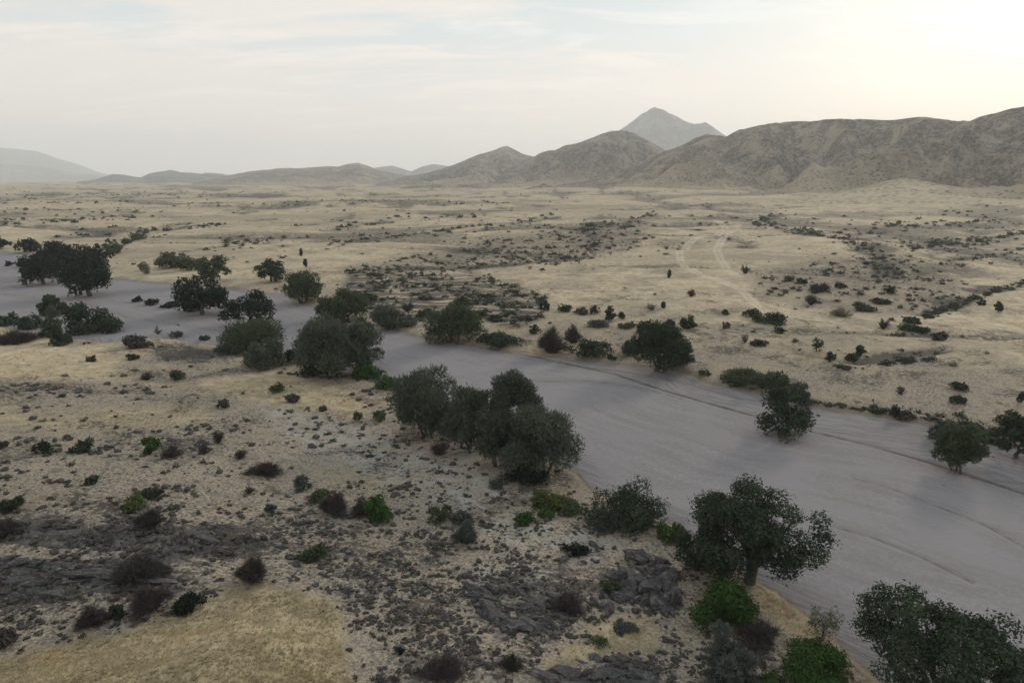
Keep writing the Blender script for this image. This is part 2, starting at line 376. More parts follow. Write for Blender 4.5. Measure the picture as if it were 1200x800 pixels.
# soils
nsp = k.noise(pxy, 6.0, 3, .8)
soil = k.mix(k.ramp(nf, .38, .60), (0.165, 0.140, 0.115), (0.345, 0.293, 0.233))
soil = k.mix(k.ramp(nsp, .52, .66, 0, .6), soil, (0.10, 0.09, 0.08))
tint1 = k.noise(pxy, 0.55, 4, .7, .6)
soil = k.mix(k.ramp(tint1, .53, .62, 0, .7), soil, (0.125, 0.116, 0.110))
soil = k.mix(k.ramp(tint1, .30, .42, .7, 0), soil, (0.33, 0.25, 0.155))
straw_shaded = k.mix(k.ramp(nm, .38, .62), (0.245, 0.198, 0.124), (0.390, 0.322, 0.212))
straw_lit = k.mix(k.ramp(nm, .38, .62), (0.400, 0.325, 0.222), (0.540, 0.452, 0.325))
straw_c = k.mix(farf, straw_shaded, straw_lit)  # near shade and sunlight on the far plain painted into the straw colour
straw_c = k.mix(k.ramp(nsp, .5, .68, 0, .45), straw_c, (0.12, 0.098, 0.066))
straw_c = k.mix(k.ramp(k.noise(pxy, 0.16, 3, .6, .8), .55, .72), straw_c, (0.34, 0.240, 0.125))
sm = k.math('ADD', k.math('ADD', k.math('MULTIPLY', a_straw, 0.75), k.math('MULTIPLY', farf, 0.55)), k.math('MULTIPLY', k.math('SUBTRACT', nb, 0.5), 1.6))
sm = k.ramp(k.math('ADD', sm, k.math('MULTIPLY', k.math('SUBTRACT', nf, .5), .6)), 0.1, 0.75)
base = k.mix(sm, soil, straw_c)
# greyer stony ground in the broad lows and gullies of the plain
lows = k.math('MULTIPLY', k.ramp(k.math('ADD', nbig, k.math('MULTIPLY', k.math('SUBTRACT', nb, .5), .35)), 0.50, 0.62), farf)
lows = k.math('MAXIMUM', k.math('MULTIPLY', lows, 0.5), k.math('MAXIMUM', k.math('MULTIPLY', a_drain, 0.85), k.math('MULTIPLY', a_gul, k.ramp(nb, .35, .55, .1, .95))))
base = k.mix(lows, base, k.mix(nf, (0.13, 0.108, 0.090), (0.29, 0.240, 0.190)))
base = k.mix(k.math('MULTIPLY', a_pale, k.ramp(nm, .35, .7)), base, (0.31, 0.295, 0.275))
# rough shrubby terrace above the river
rb = k.math('MULTIPLY', a_rough, k.ramp(k.noise(k.scale(pxy, (.35, 1, 0)), 0.22, 4, .7), .40, .54))
base = k.mix(rb, base, (0.085, 0.078, 0.072))
# bedrock
rkm = k.ramp(k.math('ADD', a_rock, k.math('MULTIPLY', k.math('SUBTRACT', k.noise(k.scale(pxy, (.45, 1.3, 0)), .5, 5, .7, .5), .5), 2.6)), 0.50, 0.85)
rkc = k.mix(k.noise(k.scale(pos, (.5, 1.8, 1)), 1.3, 5, .75), (0.034, 0.032, 0.032), (0.145, 0.137, 0.138))
base = k.mix(rkm, base, rkc)
lit = k.noise(k.scale(pxy, (.75, 1.25, 0)), 1.25, 7, .74, .5)
litc = k.math('ADD', k.noise(pxy, 0.085, 4, .65, .5), k.math('ADD', k.math('MULTIPLY', a_rock, .10), k.math('MULTIPLY', a_straw, -.085)))
litm = k.math('MULTIPLY', k.ramp(k.math('ADD', lit, k.math('MULTIPLY', k.math('SUBTRACT', litc, .5), .9)), .562, .615), k.ramp(rad, 190, 420, 1, .25))
base = k.mix(k.math('MULTIPLY', k.math('MULTIPLY', litm, .85), k.ramp(a_s, .3, 3)), base, k.mix(nf, (0.040, 0.034, 0.030), (0.10, 0.086, 0.072)))
hn = k.noise(k.scale(pxy, (.45, 1.1, 0)), 0.16, 6, .72, .6)
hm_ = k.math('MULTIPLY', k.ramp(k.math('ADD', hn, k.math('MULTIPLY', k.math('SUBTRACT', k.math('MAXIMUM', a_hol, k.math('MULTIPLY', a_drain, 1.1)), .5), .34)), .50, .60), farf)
base = k.mix(k.math('MULTIPLY', hm_, .66), base, (0.115, 0.102, 0.088))
dline = k.ramp(k.math('ADD', a_drain, k.math('MULTIPLY', k.math('SUBTRACT', k.noise(pxy, .05, 5, .7), .5), 1.6)), .62, .95)
base = k.mix(k.math('MULTIPLY', dline, .72), base, (0.060, 0.054, 0.047))
# loose small stones and low tussocks, too small to be modelled one by one
v1 = k.vor(pxy, 1.5); v2 = k.vor(pxy, .42); v3 = k.vor(k.scale(pxy, (1, 1, 0)), .11)
nz = k.noise(pxy, 0.11, 3, .6)
nearside = k.ramp(a_s, .5, 4)
dens1 = k.ramp(k.math('ADD', nz, k.math('ADD', k.math('MULTIPLY', a_rock, .3), k.math('MULTIPLY', a_straw, -.14))), .40, .64, 0.06, .38)
sp1 = k.math('MULTIPLY', k.math('LESS_THAN', v1.outputs[0], k.math('MULTIPLY', dens1, k.ramp(rad, 130, 320, 1, 0))), nearside)
base = k.mix(k.math('MULTIPLY', sp1, .85), base, k.mix(v1.outputs[1], (0.05, .046, .046), (0.15, .14, .13)))
dens2 = k.ramp(k.math('ADD', k.math('ADD', k.math('MULTIPLY', a_hol, .14), k.math('MULTIPLY', k.noise(k.scale(pxy, (.45, 1, 0)), 0.03, 5, .68, .5), .9)), k.math('ADD', k.math('MULTIPLY', a_gul, .18), k.math('MULTIPLY', a_drain, .25))), .46, .64, 0.03, .40)
sp2 = k.math('MULTIPLY', k.math('LESS_THAN', v2.outputs[0], k.math('MULTIPLY', dens2, k.ramp(rad, 100, 200, .35, 1))), nearside)
base = k.mix(k.math('MULTIPLY', sp2, .75), base, (0.085, 0.08, 0.07))
dens3 = k.ramp(k.math('ADD', k.math('ADD', k.math('MULTIPLY', a_hol, .16), k.math('MULTIPLY', k.noise(k.scale(pxy, (.35, 1, 0)), 0.008, 5, .7, .5), .85)), k.math('MULTIPLY', a_drain, .3)), .46, .60, 0.03, .48)
sp3 = k.math('MULTIPLY', k.math('LESS_THAN', v3.outputs[0], dens3), k.math('MULTIPLY', k.ramp(rad, 500, 900), .75))
base = k.mix(sp3, base, (0.10, 0.095, 0.08))
# dirt road: two pale wheel lines
rd = k.math('ABSOLUTE', k.math('SUBTRACT', a_road, k.ramp(rad, 150, 900, 1.0, 2.2)))
base = k.mix(k.math('MULTIPLY', k.ramp(rd, .3, k.ramp(rad, 150, 900, .9, 2.0), .36, 0), k.ramp(nm, .3, .55)), base, (0.60, 0.53, 0.42))
base = k.mix(k.math('MULTIPLY', k.ramp(k.math('ADD', a_road, k.math('MULTIPLY', nm, 4.0)), k.ramp(rad, 150, 900, 3.0, 5.0), k.ramp(rad, 150, 900, 4.5, 7.5), .42, 0), k.ramp(nb, .38, .58, .25, 1)), base, (0.50, 0.43, 0.325))
# sand of the river bed
dirf = k.n('ShaderNodeCombineXYZ'); k.set(dirf.inputs[0], k.math('MULTIPLY', k.attr('rbd'), .42)); 
sx = k.n('ShaderNodeSeparateXYZ', in_0=pos)
k.set(dirf.inputs[1], k.math('MULTIPLY', sx.outputs[1], .05)); k.set(dirf.inputs[2], k.math('MULTIPLY', sx.outputs[0], .05))
flow = k.noise(dirf.outputs[0], 1.0, 6, .62, .3)
sand = k.mix(k.ramp(flow, .30, .70), (0.212, 0.196, 0.204), (0.262, 0.244, 0.255))
sand = k.mix(k.ramp(k.noise(pxy, 1.2, 6, .8), .40, .60, 0, .42), sand, (0.165, 0.150, 0.148))
sand = k.mix(k.ramp(k.noise(k.scale(pxy, (1.6, .8, 0)), 4.0, 3, .8), .54, .66, 0, .5), sand, (0.11, 0.10, 0.098))
pv_ = k.vor(pxy, .55); sand = k.mix(k.math('MULTIPLY', k.math('LESS_THAN', pv_.outputs[0], k.ramp(k.noise(pxy, .05, 3, .6), .5, .7, .02, .16)), .6), sand, (0.09, 0.08, 0.075))
sand = k.mix(k.ramp(k.noise(pxy, .06, 6, .62, 1.0), .42, .60, 0, .8), sand, (0.232, 0.217, 0.226))
wr = k.noise(k.scale(dirf.outputs[0], (3, 1.5, 1.5)), 2.0, 5, .7, .6)
sand = k.mix(k.math('MULTIPLY', k.ramp(wr, .58, .70), .20), sand, (0.16, 0.145, 0.142))
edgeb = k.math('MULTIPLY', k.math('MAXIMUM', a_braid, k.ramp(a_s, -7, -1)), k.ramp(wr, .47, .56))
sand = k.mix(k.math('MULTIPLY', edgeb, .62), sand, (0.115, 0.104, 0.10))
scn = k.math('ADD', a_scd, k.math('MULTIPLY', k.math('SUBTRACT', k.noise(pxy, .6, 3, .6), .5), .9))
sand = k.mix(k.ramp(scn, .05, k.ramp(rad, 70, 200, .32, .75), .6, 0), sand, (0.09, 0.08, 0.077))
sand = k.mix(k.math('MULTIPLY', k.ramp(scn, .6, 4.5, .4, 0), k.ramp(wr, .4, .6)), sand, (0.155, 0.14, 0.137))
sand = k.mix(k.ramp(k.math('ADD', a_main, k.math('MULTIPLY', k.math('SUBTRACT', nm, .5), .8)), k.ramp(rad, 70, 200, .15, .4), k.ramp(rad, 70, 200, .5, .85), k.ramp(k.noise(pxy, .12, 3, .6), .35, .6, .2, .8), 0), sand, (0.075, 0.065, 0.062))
rv = k.ramp(k.math('ADD', a_s, k.math('MULTIPLY', k.math('SUBTRACT', nm, .5), 2.2)), -.5, .5)
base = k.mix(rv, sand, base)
# brown lip of the bank
lip = k.math('MULTIPLY', k.ramp(k.math('ABSOLUTE', k.math('SUBTRACT', a_s, .5)), 0, 1.6, 1, 0), k.ramp(nf, .35, .6))
base = k.mix(k.math('MULTIPLY', lip, .65), base, (0.17, 0.125, 0.085))
hgt = k.math('ADD', k.math('MULTIPLY', nf, .5), k.math('ADD', k.math('MULTIPLY', nm, .7), k.math('MULTIPLY', rkm, .5)))
hgt = k.math('MULTIPLY', hgt, k.math('ADD', k.math('MULTIPLY', rv, .85), .15))
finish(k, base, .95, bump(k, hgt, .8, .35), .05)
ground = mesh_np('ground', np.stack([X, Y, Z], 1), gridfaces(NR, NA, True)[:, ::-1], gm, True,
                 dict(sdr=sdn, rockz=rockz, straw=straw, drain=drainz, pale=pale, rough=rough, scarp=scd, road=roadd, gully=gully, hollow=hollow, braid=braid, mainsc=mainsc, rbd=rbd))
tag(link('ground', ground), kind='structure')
print('ground', len(X), round(time.time() - T0, 1))

# ------------------------------------------------------------------ hills
def hill_material(name, dark, mid, tan_, sc, tanlo, tanhi, strength=1.0):
    m, k = new_mat(name)
    pos = k.n('ShaderNodeNewGeometry').outputs['Position']
    n1 = k.noise(pos, .012 * sc, 5, .65, .6); n2 = k.noise(pos, .08 * sc, 5, .75); t = k.attr('t')
    v = k.vor(k.scale(pos, (1, 1, 1.3)), .10 * sc)
    c = k.mix(k.ramp(n2, .40, .60), dark, mid)
    c = k.mix(k.math('MULTIPLY', k.ramp(n1, .47, .62), .75), c, tan_)
    spk = k.math('LESS_THAN', v.outputs[0], k.ramp(n1, .3, .7, .50, .24))
    c = k.mix(k.math('MULTIPLY', spk, .6), c, tuple(x * .6 for x in dark))
    n3 = k.noise(pos, .006 * sc, 5, .65, .8)
    tt = k.ramp(k.math('ADD', t, k.math('MULTIPLY', k.math('SUBTRACT', n3, .5), -.9)), tanlo, tanhi, 1, 0)
    spk2 = k.math('SUBTRACT', 1.0, k.math('MULTIPLY', k.math('LESS_THAN', v.outputs[0], k.math('ADD', k.ramp(n1, .40, .58, .05, .42), k.math('MULTIPLY', t, .35))), .8))
    c = k.mix(k.math('MULTIPLY', tt, spk2), c, tan_)
    finish(k, c, .95, bump(k, k.math('ADD', n2, k.math('MULTIPLY', v.outputs[0], .6)), strength, 7 / sc), .03)
    return m
def hill(name, sil, D, Dfoot, zfoot, mat, seed, rows=90, step=1.2, spur=350, amp=.30, fine=5.0, back=.7, kind='structure', label=None, conc=.6):
    sil = np.array(sil, float); pxs = np.arange(sil[0, 0], sil[-1, 0] + .01, step)
    pys = np.interp(pxs, sil[:, 0], sil[:, 1])
    pys = pys + (fbm(pxs / 14, pxs * 0 + seed, 3, seed) * .5)
    az, e = azel(pxs, pys); _, e0 = azel(pxs, np.full_like(pxs, 208.)); 
    D_ = np.interp(pxs, *np.array(D, float).T) if hasattr(D, '__len__') else np.full_like(pxs, D)
    F_ = np.interp(pxs, *np.array(Dfoot, float).T) if hasattr(Dfoot, '__len__') else np.full_like(pxs, Dfoot)
    D_ = D_ * (1 + .05 * fbm(az * 14, az * 0 + 3.3, 3, seed + 3)); F_ = F_ * (1 + .07 * fbm(az * 25, az * 0 + 5.3, 3, seed + 4))
    F_ = np.minimum(F_, D_ * .93)
    hz = CAMH + D_ * np.tan(e)
    endf = ss(pxs, pxs[0], pxs[0] + 10) * 1.0
    t = np.concatenate([np.linspace(-.03, 1, rows), 1 + np.linspace(0, back, rows // 4)[1:]])
    T_, A_ = np.meshgrid(t, az, indexing='ij')
    DD = D_[None]; FF = F_[None]; r = FF + (DD - FF) * T_
    x = r * np.sin(A_); y = r * np.cos(A_)
    tc = np.clip(T_, 0, 1)
    f = (1 - conc) * tc + conc * tc ** 2.1
    f = np.where(T_ > 1, 1 - (np.maximum(T_ - 1, 0) / back) ** 1.2 * .7, f)
    f = np.where(T_ < 0, T_ * .5, f)
    gb = gz(x, y); zfoot = gb - 1.6 * (1 - ss(tc, .02, .12)) - 2 * (T_ < 0); top = hz[None] - zfoot
    wx = x + fbm(x / spur, y / spur, 2, seed + 8) * spur * .35; wy = y + fbm(x / spur + 9, y / spur, 2, seed + 9) * spur * .35
    sp = ridged(wx / spur, wy / spur * .8, 5, seed + 11, .58) - .62
    env = (4 * tc * (1 - tc)) ** .8
    z = zfoot + top * f + top * amp * sp * 3.2 * env
    z += top * .10 * (ridged(x / (spur * .28), y / (spur * .28), 4, seed + 30, .6) - .62) * np.clip(tc * 3, 0, 1) * np.clip((1 - tc) * 8, .25, 1)
    z += fine * fbm(x / (spur * .12), y / (spur * .12), 4, seed + 20, .6) * np.clip(tc * 3, 0, 1) ** 1.5
    # never rise above the ridge seen from the plain
    lim = CAMH + r * np.tan(e)[None]
    z = np.where(T_ <= 1, np.minimum(z, np.maximum(np.where(tc > .0, lim - (1 - tc) * top * .02, lim), gb - 1)), z)
    me = mesh_np(name, np.stack([x.ravel(), y.ravel(), z.ravel()], 1), gridfaces(len(t), len(az))[:, ::-1], mat, True, dict(t=(np.clip(T_, 0, 1)).ravel()))
    o = link(name, me); tag(o, label, None, None, kind); return o
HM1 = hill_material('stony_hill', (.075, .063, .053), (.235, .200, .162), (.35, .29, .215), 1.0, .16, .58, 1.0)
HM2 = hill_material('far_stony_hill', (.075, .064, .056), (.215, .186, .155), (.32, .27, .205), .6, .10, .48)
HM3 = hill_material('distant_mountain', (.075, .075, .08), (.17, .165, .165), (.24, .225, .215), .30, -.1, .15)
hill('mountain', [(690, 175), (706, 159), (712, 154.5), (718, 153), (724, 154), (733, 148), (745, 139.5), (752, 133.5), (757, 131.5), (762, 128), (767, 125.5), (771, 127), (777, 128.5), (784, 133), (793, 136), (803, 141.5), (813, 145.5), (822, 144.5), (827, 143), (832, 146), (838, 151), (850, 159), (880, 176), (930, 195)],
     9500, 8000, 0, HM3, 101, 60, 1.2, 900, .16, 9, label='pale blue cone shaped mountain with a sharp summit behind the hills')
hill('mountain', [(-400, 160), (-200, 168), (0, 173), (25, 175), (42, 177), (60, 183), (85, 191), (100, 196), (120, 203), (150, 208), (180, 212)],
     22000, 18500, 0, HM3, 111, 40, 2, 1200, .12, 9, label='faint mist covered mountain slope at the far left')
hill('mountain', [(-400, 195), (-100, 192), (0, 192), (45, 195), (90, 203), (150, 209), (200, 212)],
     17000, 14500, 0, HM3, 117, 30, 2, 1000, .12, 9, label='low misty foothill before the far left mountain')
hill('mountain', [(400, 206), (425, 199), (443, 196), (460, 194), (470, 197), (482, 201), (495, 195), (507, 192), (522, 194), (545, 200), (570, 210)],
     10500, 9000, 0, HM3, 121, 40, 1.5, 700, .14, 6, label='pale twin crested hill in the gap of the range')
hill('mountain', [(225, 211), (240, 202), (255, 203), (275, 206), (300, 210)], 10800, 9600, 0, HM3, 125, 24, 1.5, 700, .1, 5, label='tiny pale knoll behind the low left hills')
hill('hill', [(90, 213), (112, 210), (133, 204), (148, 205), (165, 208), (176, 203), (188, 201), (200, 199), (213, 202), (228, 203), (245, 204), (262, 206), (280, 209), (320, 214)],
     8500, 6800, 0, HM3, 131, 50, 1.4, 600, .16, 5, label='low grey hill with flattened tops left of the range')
hill('hill', [(225, 214), (262, 207), (280, 203), (300, 200), (333, 197), (350, 197), (383, 195), (396, 195), (408, 192), (420, 191), (430, 194), (440, 198), (460, 203), (483, 206), (520, 212), (560, 216)],
     6400, 4300, 6, HM2, 141, 70, 1.2, 450, .2, 5, label='long low grey hill with a small rounded summit')
hill('hill', [(440, 214), (480, 206), (500, 203), (533, 193), (548, 186), (562, 181), (578, 176), (586, 173), (594, 171), (602, 175), (612, 180), (623, 183), (650, 191), (690, 202), (730, 214)],
     5000, 3300, 8, HM2, 151, 90, 1.0, 380, .28, 5, label='pointed grey hill with a sharp crest in the middle of the range')
hill('hill', [(540, 217), (580, 208), (610, 195), (625, 184), (632, 180), (640, 177), (652, 175), (663, 170), (675, 168), (687, 164), (704, 157), (720, 153), (733, 153), (743, 156), (755, 162), (766, 168), (777, 175), (800, 188), (840, 206), (880, 218)],
     3900, 2800, 8, HM2, 161, 110, 1.0, 340, .30, 5, label='broad double shouldered hill beneath the blue mountain')
hill('hill', [(600, 223), (640, 219), (680, 213), (720, 203), (745, 193), (762, 185), (777, 178), (790, 174), (800, 170), (813, 163), (827, 157), (840, 158), (850, 160), (866, 152), (884, 148), (905, 144), (923, 143), (945, 142),
              (965, 140), (987, 139), (1015, 140), (1047, 141), (1068, 138), (1083, 136), (1095, 139), (1115, 141), (1137, 141), (1150, 136), (1167, 132), (1183, 128), (1200, 125), (1240, 118), (1320, 112), (1400, 120), (1500, 150)],
     [(600, 3000), (800, 2800), (1000, 2500), (1200, 2300), (1500, 2100)], [(600, 2500), (800, 1850), (1000, 1550), (1200, 1350), (1500, 1250)], 13, HM1, 171, 150, 1.6, 300, .36, 5, conc=.88,
     label='long dark stony ridge filling the right side')
hill('hill', [(610, 222), (622, 219), (631, 218), (637, 215), (643, 217), (650, 219), (665, 223)], 2350, 2200, 2, HM1, 181, 24, 1.0, 90, .2, 2, label='small dark rocky knoll at the foot of the range')
hill('hill', [(860, 232), (930, 228), (985, 223), (1010, 219), (1035, 213), (1058, 208), (1075, 210), (1100, 216), (1150, 223), (1230, 231)], 1650, 1150, 12,
     hill_material('grassy_spur', (.09, .08, .065), (.30, .255, .19), (.40, .34, .25), 1.0, .70, 1.3, .7), 191, 50, 1.2, 260, .1, 1.5, label='smooth straw coloured spur below the dark ridge')
hill('hill', [(460, 222), (480, 218), (520, 216), (600, 217), (640, 220), (680, 222)], 3050, 2800, 0, HM2, 197, 30, 1.4, 200, .1, 2, label='low grassy rise at the foot of the pointed hill')
print('hills', round(time.time() - T0, 1))

# ------------------------------------------------------------------ foliage materials
def leafmat(name, c1, c2, rough=.75, trans=.12):
    m, k = new_mat(name)
    t = k.attr('tint')
    pos = k.n('ShaderNodeNewGeometry').outputs['Position']
    f = k.math('ADD', k.math('MULTIPLY', t, .75), k.math('MULTIPLY', k.noise(pos, .9, 3, .6), .35), clamp=True)
    col = k.mix(f, c1, c2)
    b = k.n('ShaderNodeBsdfPrincipled'); k.set(b.inputs['Base Color'], col); b.inputs['Roughness'].default_value = rough
    b.inputs['Specular IOR Level'].default_value = .0
    tr = k.n('ShaderNodeBsdfTranslucent'); k.set(tr.inputs[0], col)
    mx = k.n('ShaderNodeMixShader'); mx.inputs[0].default_value = trans; k.set(mx.inputs[1], b); k.set(mx.inputs[2], tr)
    k.set(k.n('ShaderNodeOutputMaterial').inputs[0], mx); return m
M_DARK = leafmat('dark_green_leaves', (.022, .031, .023), (.062, .084, .052))
M_DEEP = leafmat('deep_green_leaves', (.016, .022, .019), (.034, .047, .035))
M_FEATH = leafmat('grey_green_feathery_leaves', (.044, .054, .042), (.130, .145, .108), trans=.15)
M_OLIVE = leafmat('olive_green_leaves', (.038, .050, .030), (.105, .128, .075), trans=.15)
M_BRIGHT = leafmat('bright_green_leaves', (.024, .050, .017), (.064, .118, .034), trans=.15)
M_LIME = leafmat('yellow_green_leaves', (.05, .065, .025), (.115, .135, .048), trans=.2)
M_BLUE = leafmat('blue_grey_leaves', (.055, .068, .064), (.12, .135, .122), trans=.15)
M_TWIG = leafmat('bare_grey_twigs', (.045, .038, .038), (.10, .086, .083), trans=0)
M_BROWN = leafmat('brown_twigs', (.040, .036, .034), (.085, .074, .068), trans=0)
M_STRAW = leafmat('dry_straw_blades', (.24, .195, .115), (.42, .35, .225), trans=.15)
M_PALEB = leafmat('pale_dry_leaves', (.13, .13, .10), (.24, .23, .18), trans=.15)
bm_, k = new_mat('tree_bark')
pos = k.n('ShaderNodeNewGeometry').outputs['Position']
nn = k.noise(k.scale(pos, (3, 3, .7)), 2.5, 5, .7)
finish(k, k.mix(nn, (.055, .046, .040), (.15, .125, .105)), .9, bump(k, nn, .8, .08), .1)
M_BARK = bm_
def rockmat(name, c1, c2, c3):
    m, k = new_mat(name)
    g = k.n('ShaderNodeNewGeometry'); pos = g.outputs['Position']
    n1 = k.noise(pos, .8, 6, .7, .4); n2 = k.noise(k.scale(pos, (1, 1, 3)), 3.5, 5, .75)
    c = k.mix(k.ramp(n2, .3, .7), c1, c2); c = k.mix(k.ramp(n1, .52, .7), c, c3)
    finish(k, c, .92, bump(k, k.math('ADD', n1, k.math('MULTIPLY', n2, .5)), .9, .18), .12); return m
M_ROCK = rockmat('weathered_dark_rock', (.038, .036, .038), (.105, .10, .102), (.17, .16, .158))
M_STONE = rockmat('brown_grey_stones', (.030, .027, .026), (.085, .077, .071), (.16, .145, .13))

# ------------------------------------------------------------------ plant builders (numpy)
def unit(v): return v / np.maximum(np.linalg.norm(v, axis=-1, keepdims=True), 1e-9)
def diamonds(c, n, s, asp=1.0, axis=None, rng=RNG):
    N = len(c)
    if axis is None:
        a = unit(np.cross(n, rng.normal(size=(N, 3))))
    else: a = unit(axis)
    b = unit(np.cross(n, a)); s = np.asarray(s)[:, None] if np.ndim(s) else s
    V = np.stack([c - a * s * asp, c - b * s * .55, c + a * s * asp, c + b * s * .55], 1).reshape(-1, 3)
    F = np.arange(4 * N).reshape(N, 4); return V, F
def crown_geo(rng, R, zc, rz, nleaf, ls, ncl=26, low=-.35, feather=False, lump=.30, tilt=0, asp=None):
    d = unit(rng.normal(size=(ncl * 6, 3))); d = d[d[:, 2] > low][:ncl]; n = len(d)
    fr = rng.uniform(.50, .86, n); fr[:max(2, n // 7)] = rng.uniform(.05, .4, max(2, n // 7))
    ang = np.arctan2(d[:, 1], d[:, 0]); ph = rng.uniform(0, 6.28, 3)
    irr = 1 + .14 * np.sin(2 * ang + ph[0]) + .10 * np.sin(3 * ang + ph[1]) + .07 * np.sin(5 * ang + ph[2])
    c = d * fr[:, None] * np.array([R, R, rz]) * np.stack([irr, irr, 1 + .1 * np.sin(3 * ang + ph[1])], 1); c[:, 2] += zc
    rc = rng.uniform(.7, 1.35, n) * lump * R; rcz = np.minimum(rc * rng.uniform(.6, .9, n), rz * .62)
    wgt = rc * rc; cnt = np.maximum((wgt / wgt.sum() * nleaf).astype(int), 8)
    ci = np.repeat(np.arange(n), cnt); N = len(ci)
    dd = unit(rng.normal(size=(N, 3)) + np.array([0, 0, .25]))
    bumpy = 1 + .22 * np.sin(dd[:, 0] * 7 + ci) * np.sin(dd[:, 1] * 6 + ci * 2) + .12 * rng.normal(size=N)
    rad_ = (rng.uniform(.35, 1, N) ** .5) * bumpy
    p = c[ci] + dd * rad_[:, None] * np.stack([rc[ci], rc[ci], rcz[ci]], 1)
    gzero = max(.04, ls * .3)
    keep = p[:, 2] > gzero; p = p[keep]; dd = dd[keep]; ci = ci[keep]; N = len(p)
    tint = np.clip(rng.uniform(.1, .9, n)[ci] * .6 + rng.uniform(0, .4, N), 0, 1)
    s = ls * rng.uniform(.6, 1.35, N)
    if feather:
        ax = unit(dd * .8 + np.array([0, 0, .35]) + rng.normal(size=(N, 3)) * .45)
        nrm = unit(np.cross(ax, rng.normal(size=(N, 3)))); V, F = diamonds(p, nrm, s * .75, asp or 2.0, ax, rng)
    else:
        nrm = unit(dd + rng.normal(size=(N, 3)) * .55); V, F = diamonds(p, nrm, s, asp or 1.1, None, rng)
    return V, F, np.repeat(tint, 4), c, rc
def tube(pts, rad_, sides=6):
    pts = np.asarray(pts, float); n = len(pts); V = []
    for i in range(n):
        tg = unit(pts[min(i + 1, n - 1)] - pts[max(i - 1, 0)]); a = unit(np.cross(tg, [.3, .9, .2])); b = np.cross(tg, a)
        for s in range(sides):
            th = 2 * math.pi * s / sides; V.append(pts[i] + (a * math.cos(th) + b * math.sin(th)) * rad_[i])
    V = np.array(V); return V, gridfaces(n, sides, True)
def limb(rng, a, b, r0, r1, n=5, wig=.12):
    a = np.asarray(a, float); b = np.asarray(b, float); L = np.linalg.norm(b - a); t = np.linspace(0, 1, n)[:, None]
    p = a + (b - a) * t + rng.normal(size=(n, 3)) * wig * L * (t * (1 - t)) * 1.6; p[:, 2] += (np.sin(t[:, 0] * math.pi) * L * -.05)
    return p, np.linspace(r0, r1, n)
def merge(parts):
    V = []; F = []; T = []; o = 0
    for p in parts:
        V.append(p[0]); F.append(p[1] + o); o += len(p[0])
        if len(p) > 2: T.append(p[2])
    return (np.vstack(V), np.vstack(F), np.concatenate(T)) if T else (np.vstack(V), np.vstack(F))
def twig_geo(rng, R, h, n, wd):
    """a leafless bush: thin forking twigs fanning out from the base"""
    th = rng.uniform(0, 2 * math.pi, n); sp = np.sqrt(rng.uniform(0, 1, n)) * (.72 + .2 * np.sin(2 * th + n) + .16 * np.sin(3 * th + n * 2) + .1 * np.sin(7 * th))
    tip = np.stack([np.cos(th) * sp * R, np.sin(th) * sp * R, h * (1 - .45 * sp ** 2) * rng.uniform(.4, 1.0, n) * (.8 + .25 * np.sin(2 * th + 1.3 * n))], 1)
    root = np.stack([np.cos(th) * sp * R * .18, np.sin(th) * sp * R * .18, np.zeros(n) - .05], 1)
    mid = root + (tip - root) * .5 + rng.normal(size=(n, 3)) * R * .09 + np.array([0, 0, .08 * h])
    segs = []
    nb = 4
    A = [root, mid]; B = [mid, tip]; W0 = [np.full(n, wd), np.full(n, wd * .8)]
    for i in range(nb):
        q = rng.uniform(.35, .95, n)[:, None]; s = mid + (tip - mid) * q
        e = s + unit(tip - root + rng.normal(size=(n, 3)) * .8 * np.linalg.norm(tip - root, axis=1, keepdims=True)) * (R * .32 * rng.uniform(.5, 1.1, n))[:, None]
        e[:, 2] = np.maximum(e[:, 2], .05); A.append(s); B.append(e); W0.append(np.full(n, wd * .6))
    A = np.vstack(A); B = np.vstack(B); W0 = np.concatenate(W0); N = len(A)
    side = unit(np.cross(B - A, rng.normal(size=(N, 3)))) * W0[:, None]
    V = np.stack([A - side, A + side, B + side * .5, B - side * .5], 1).reshape(-1, 3)
    return V, np.arange(4 * N).reshape(N, 4), np.repeat(rng.uniform(0, 1, N), 4)

def place(cx, bot, top, wpx, tree):
    """real position, radius and height of a plant that spans wpx at cx between the photo rows bot and top"""
    x, y, z, ok = hit(cx, bot); x, y, z = x[0], y[0], z[0]
    r = math.hypot(x, y); a = math.atan2(x, y)
    depth = y * cP + (CAMH - z) * sP
    R = wpx / 2 * depth / FOC
    if not tree: r = r + R * .62
    x, y = r * math.sin(a), r * math.cos(a); z = float(gz(x, y))
    depth = y * cP + (CAMH - z) * sP; R = wpx / 2 * depth / FOC
    _, et = azel(cx, top); et = float(et)
    th = np.linspace(0, math.pi, 40); lo, hi = .1, 60.
    for _ in range(30):
        h = (lo + hi) / 2
        if tree: pr = r + R * .85 * np.cos(th); pz = z + h * .58 + h * .42 * np.sin(th)
        else: pr = r + R * .85 * np.cos(th); pz = z + h * np.sin(th)
        if np.max(np.arctan2(pz - CAMH, pr)) < et: lo = h
        else: hi = h
    return np.array([x, y, z]), R, h, math.sqrt(r * r + CAMH ** 2)
def fit(V, c, R, h):                    # bring a crown to its measured spread and height
    mid = np.array([(np.quantile(V[:, i], .02) + np.quantile(V[:, i], .98)) * .42 for i in (0, 1)] + [0]); V = V - mid; c = c - mid
    fr = np.clip(R / np.quantile(np.hypot(V[:, 0], V[:, 1]), .975), .7, 1.6); fz = np.clip(h / np.quantile(V[:, 2], .995), .7, 1.45)
    return V * (fr, fr, fz), c * (fr, fr, fz)
seedc = [500]
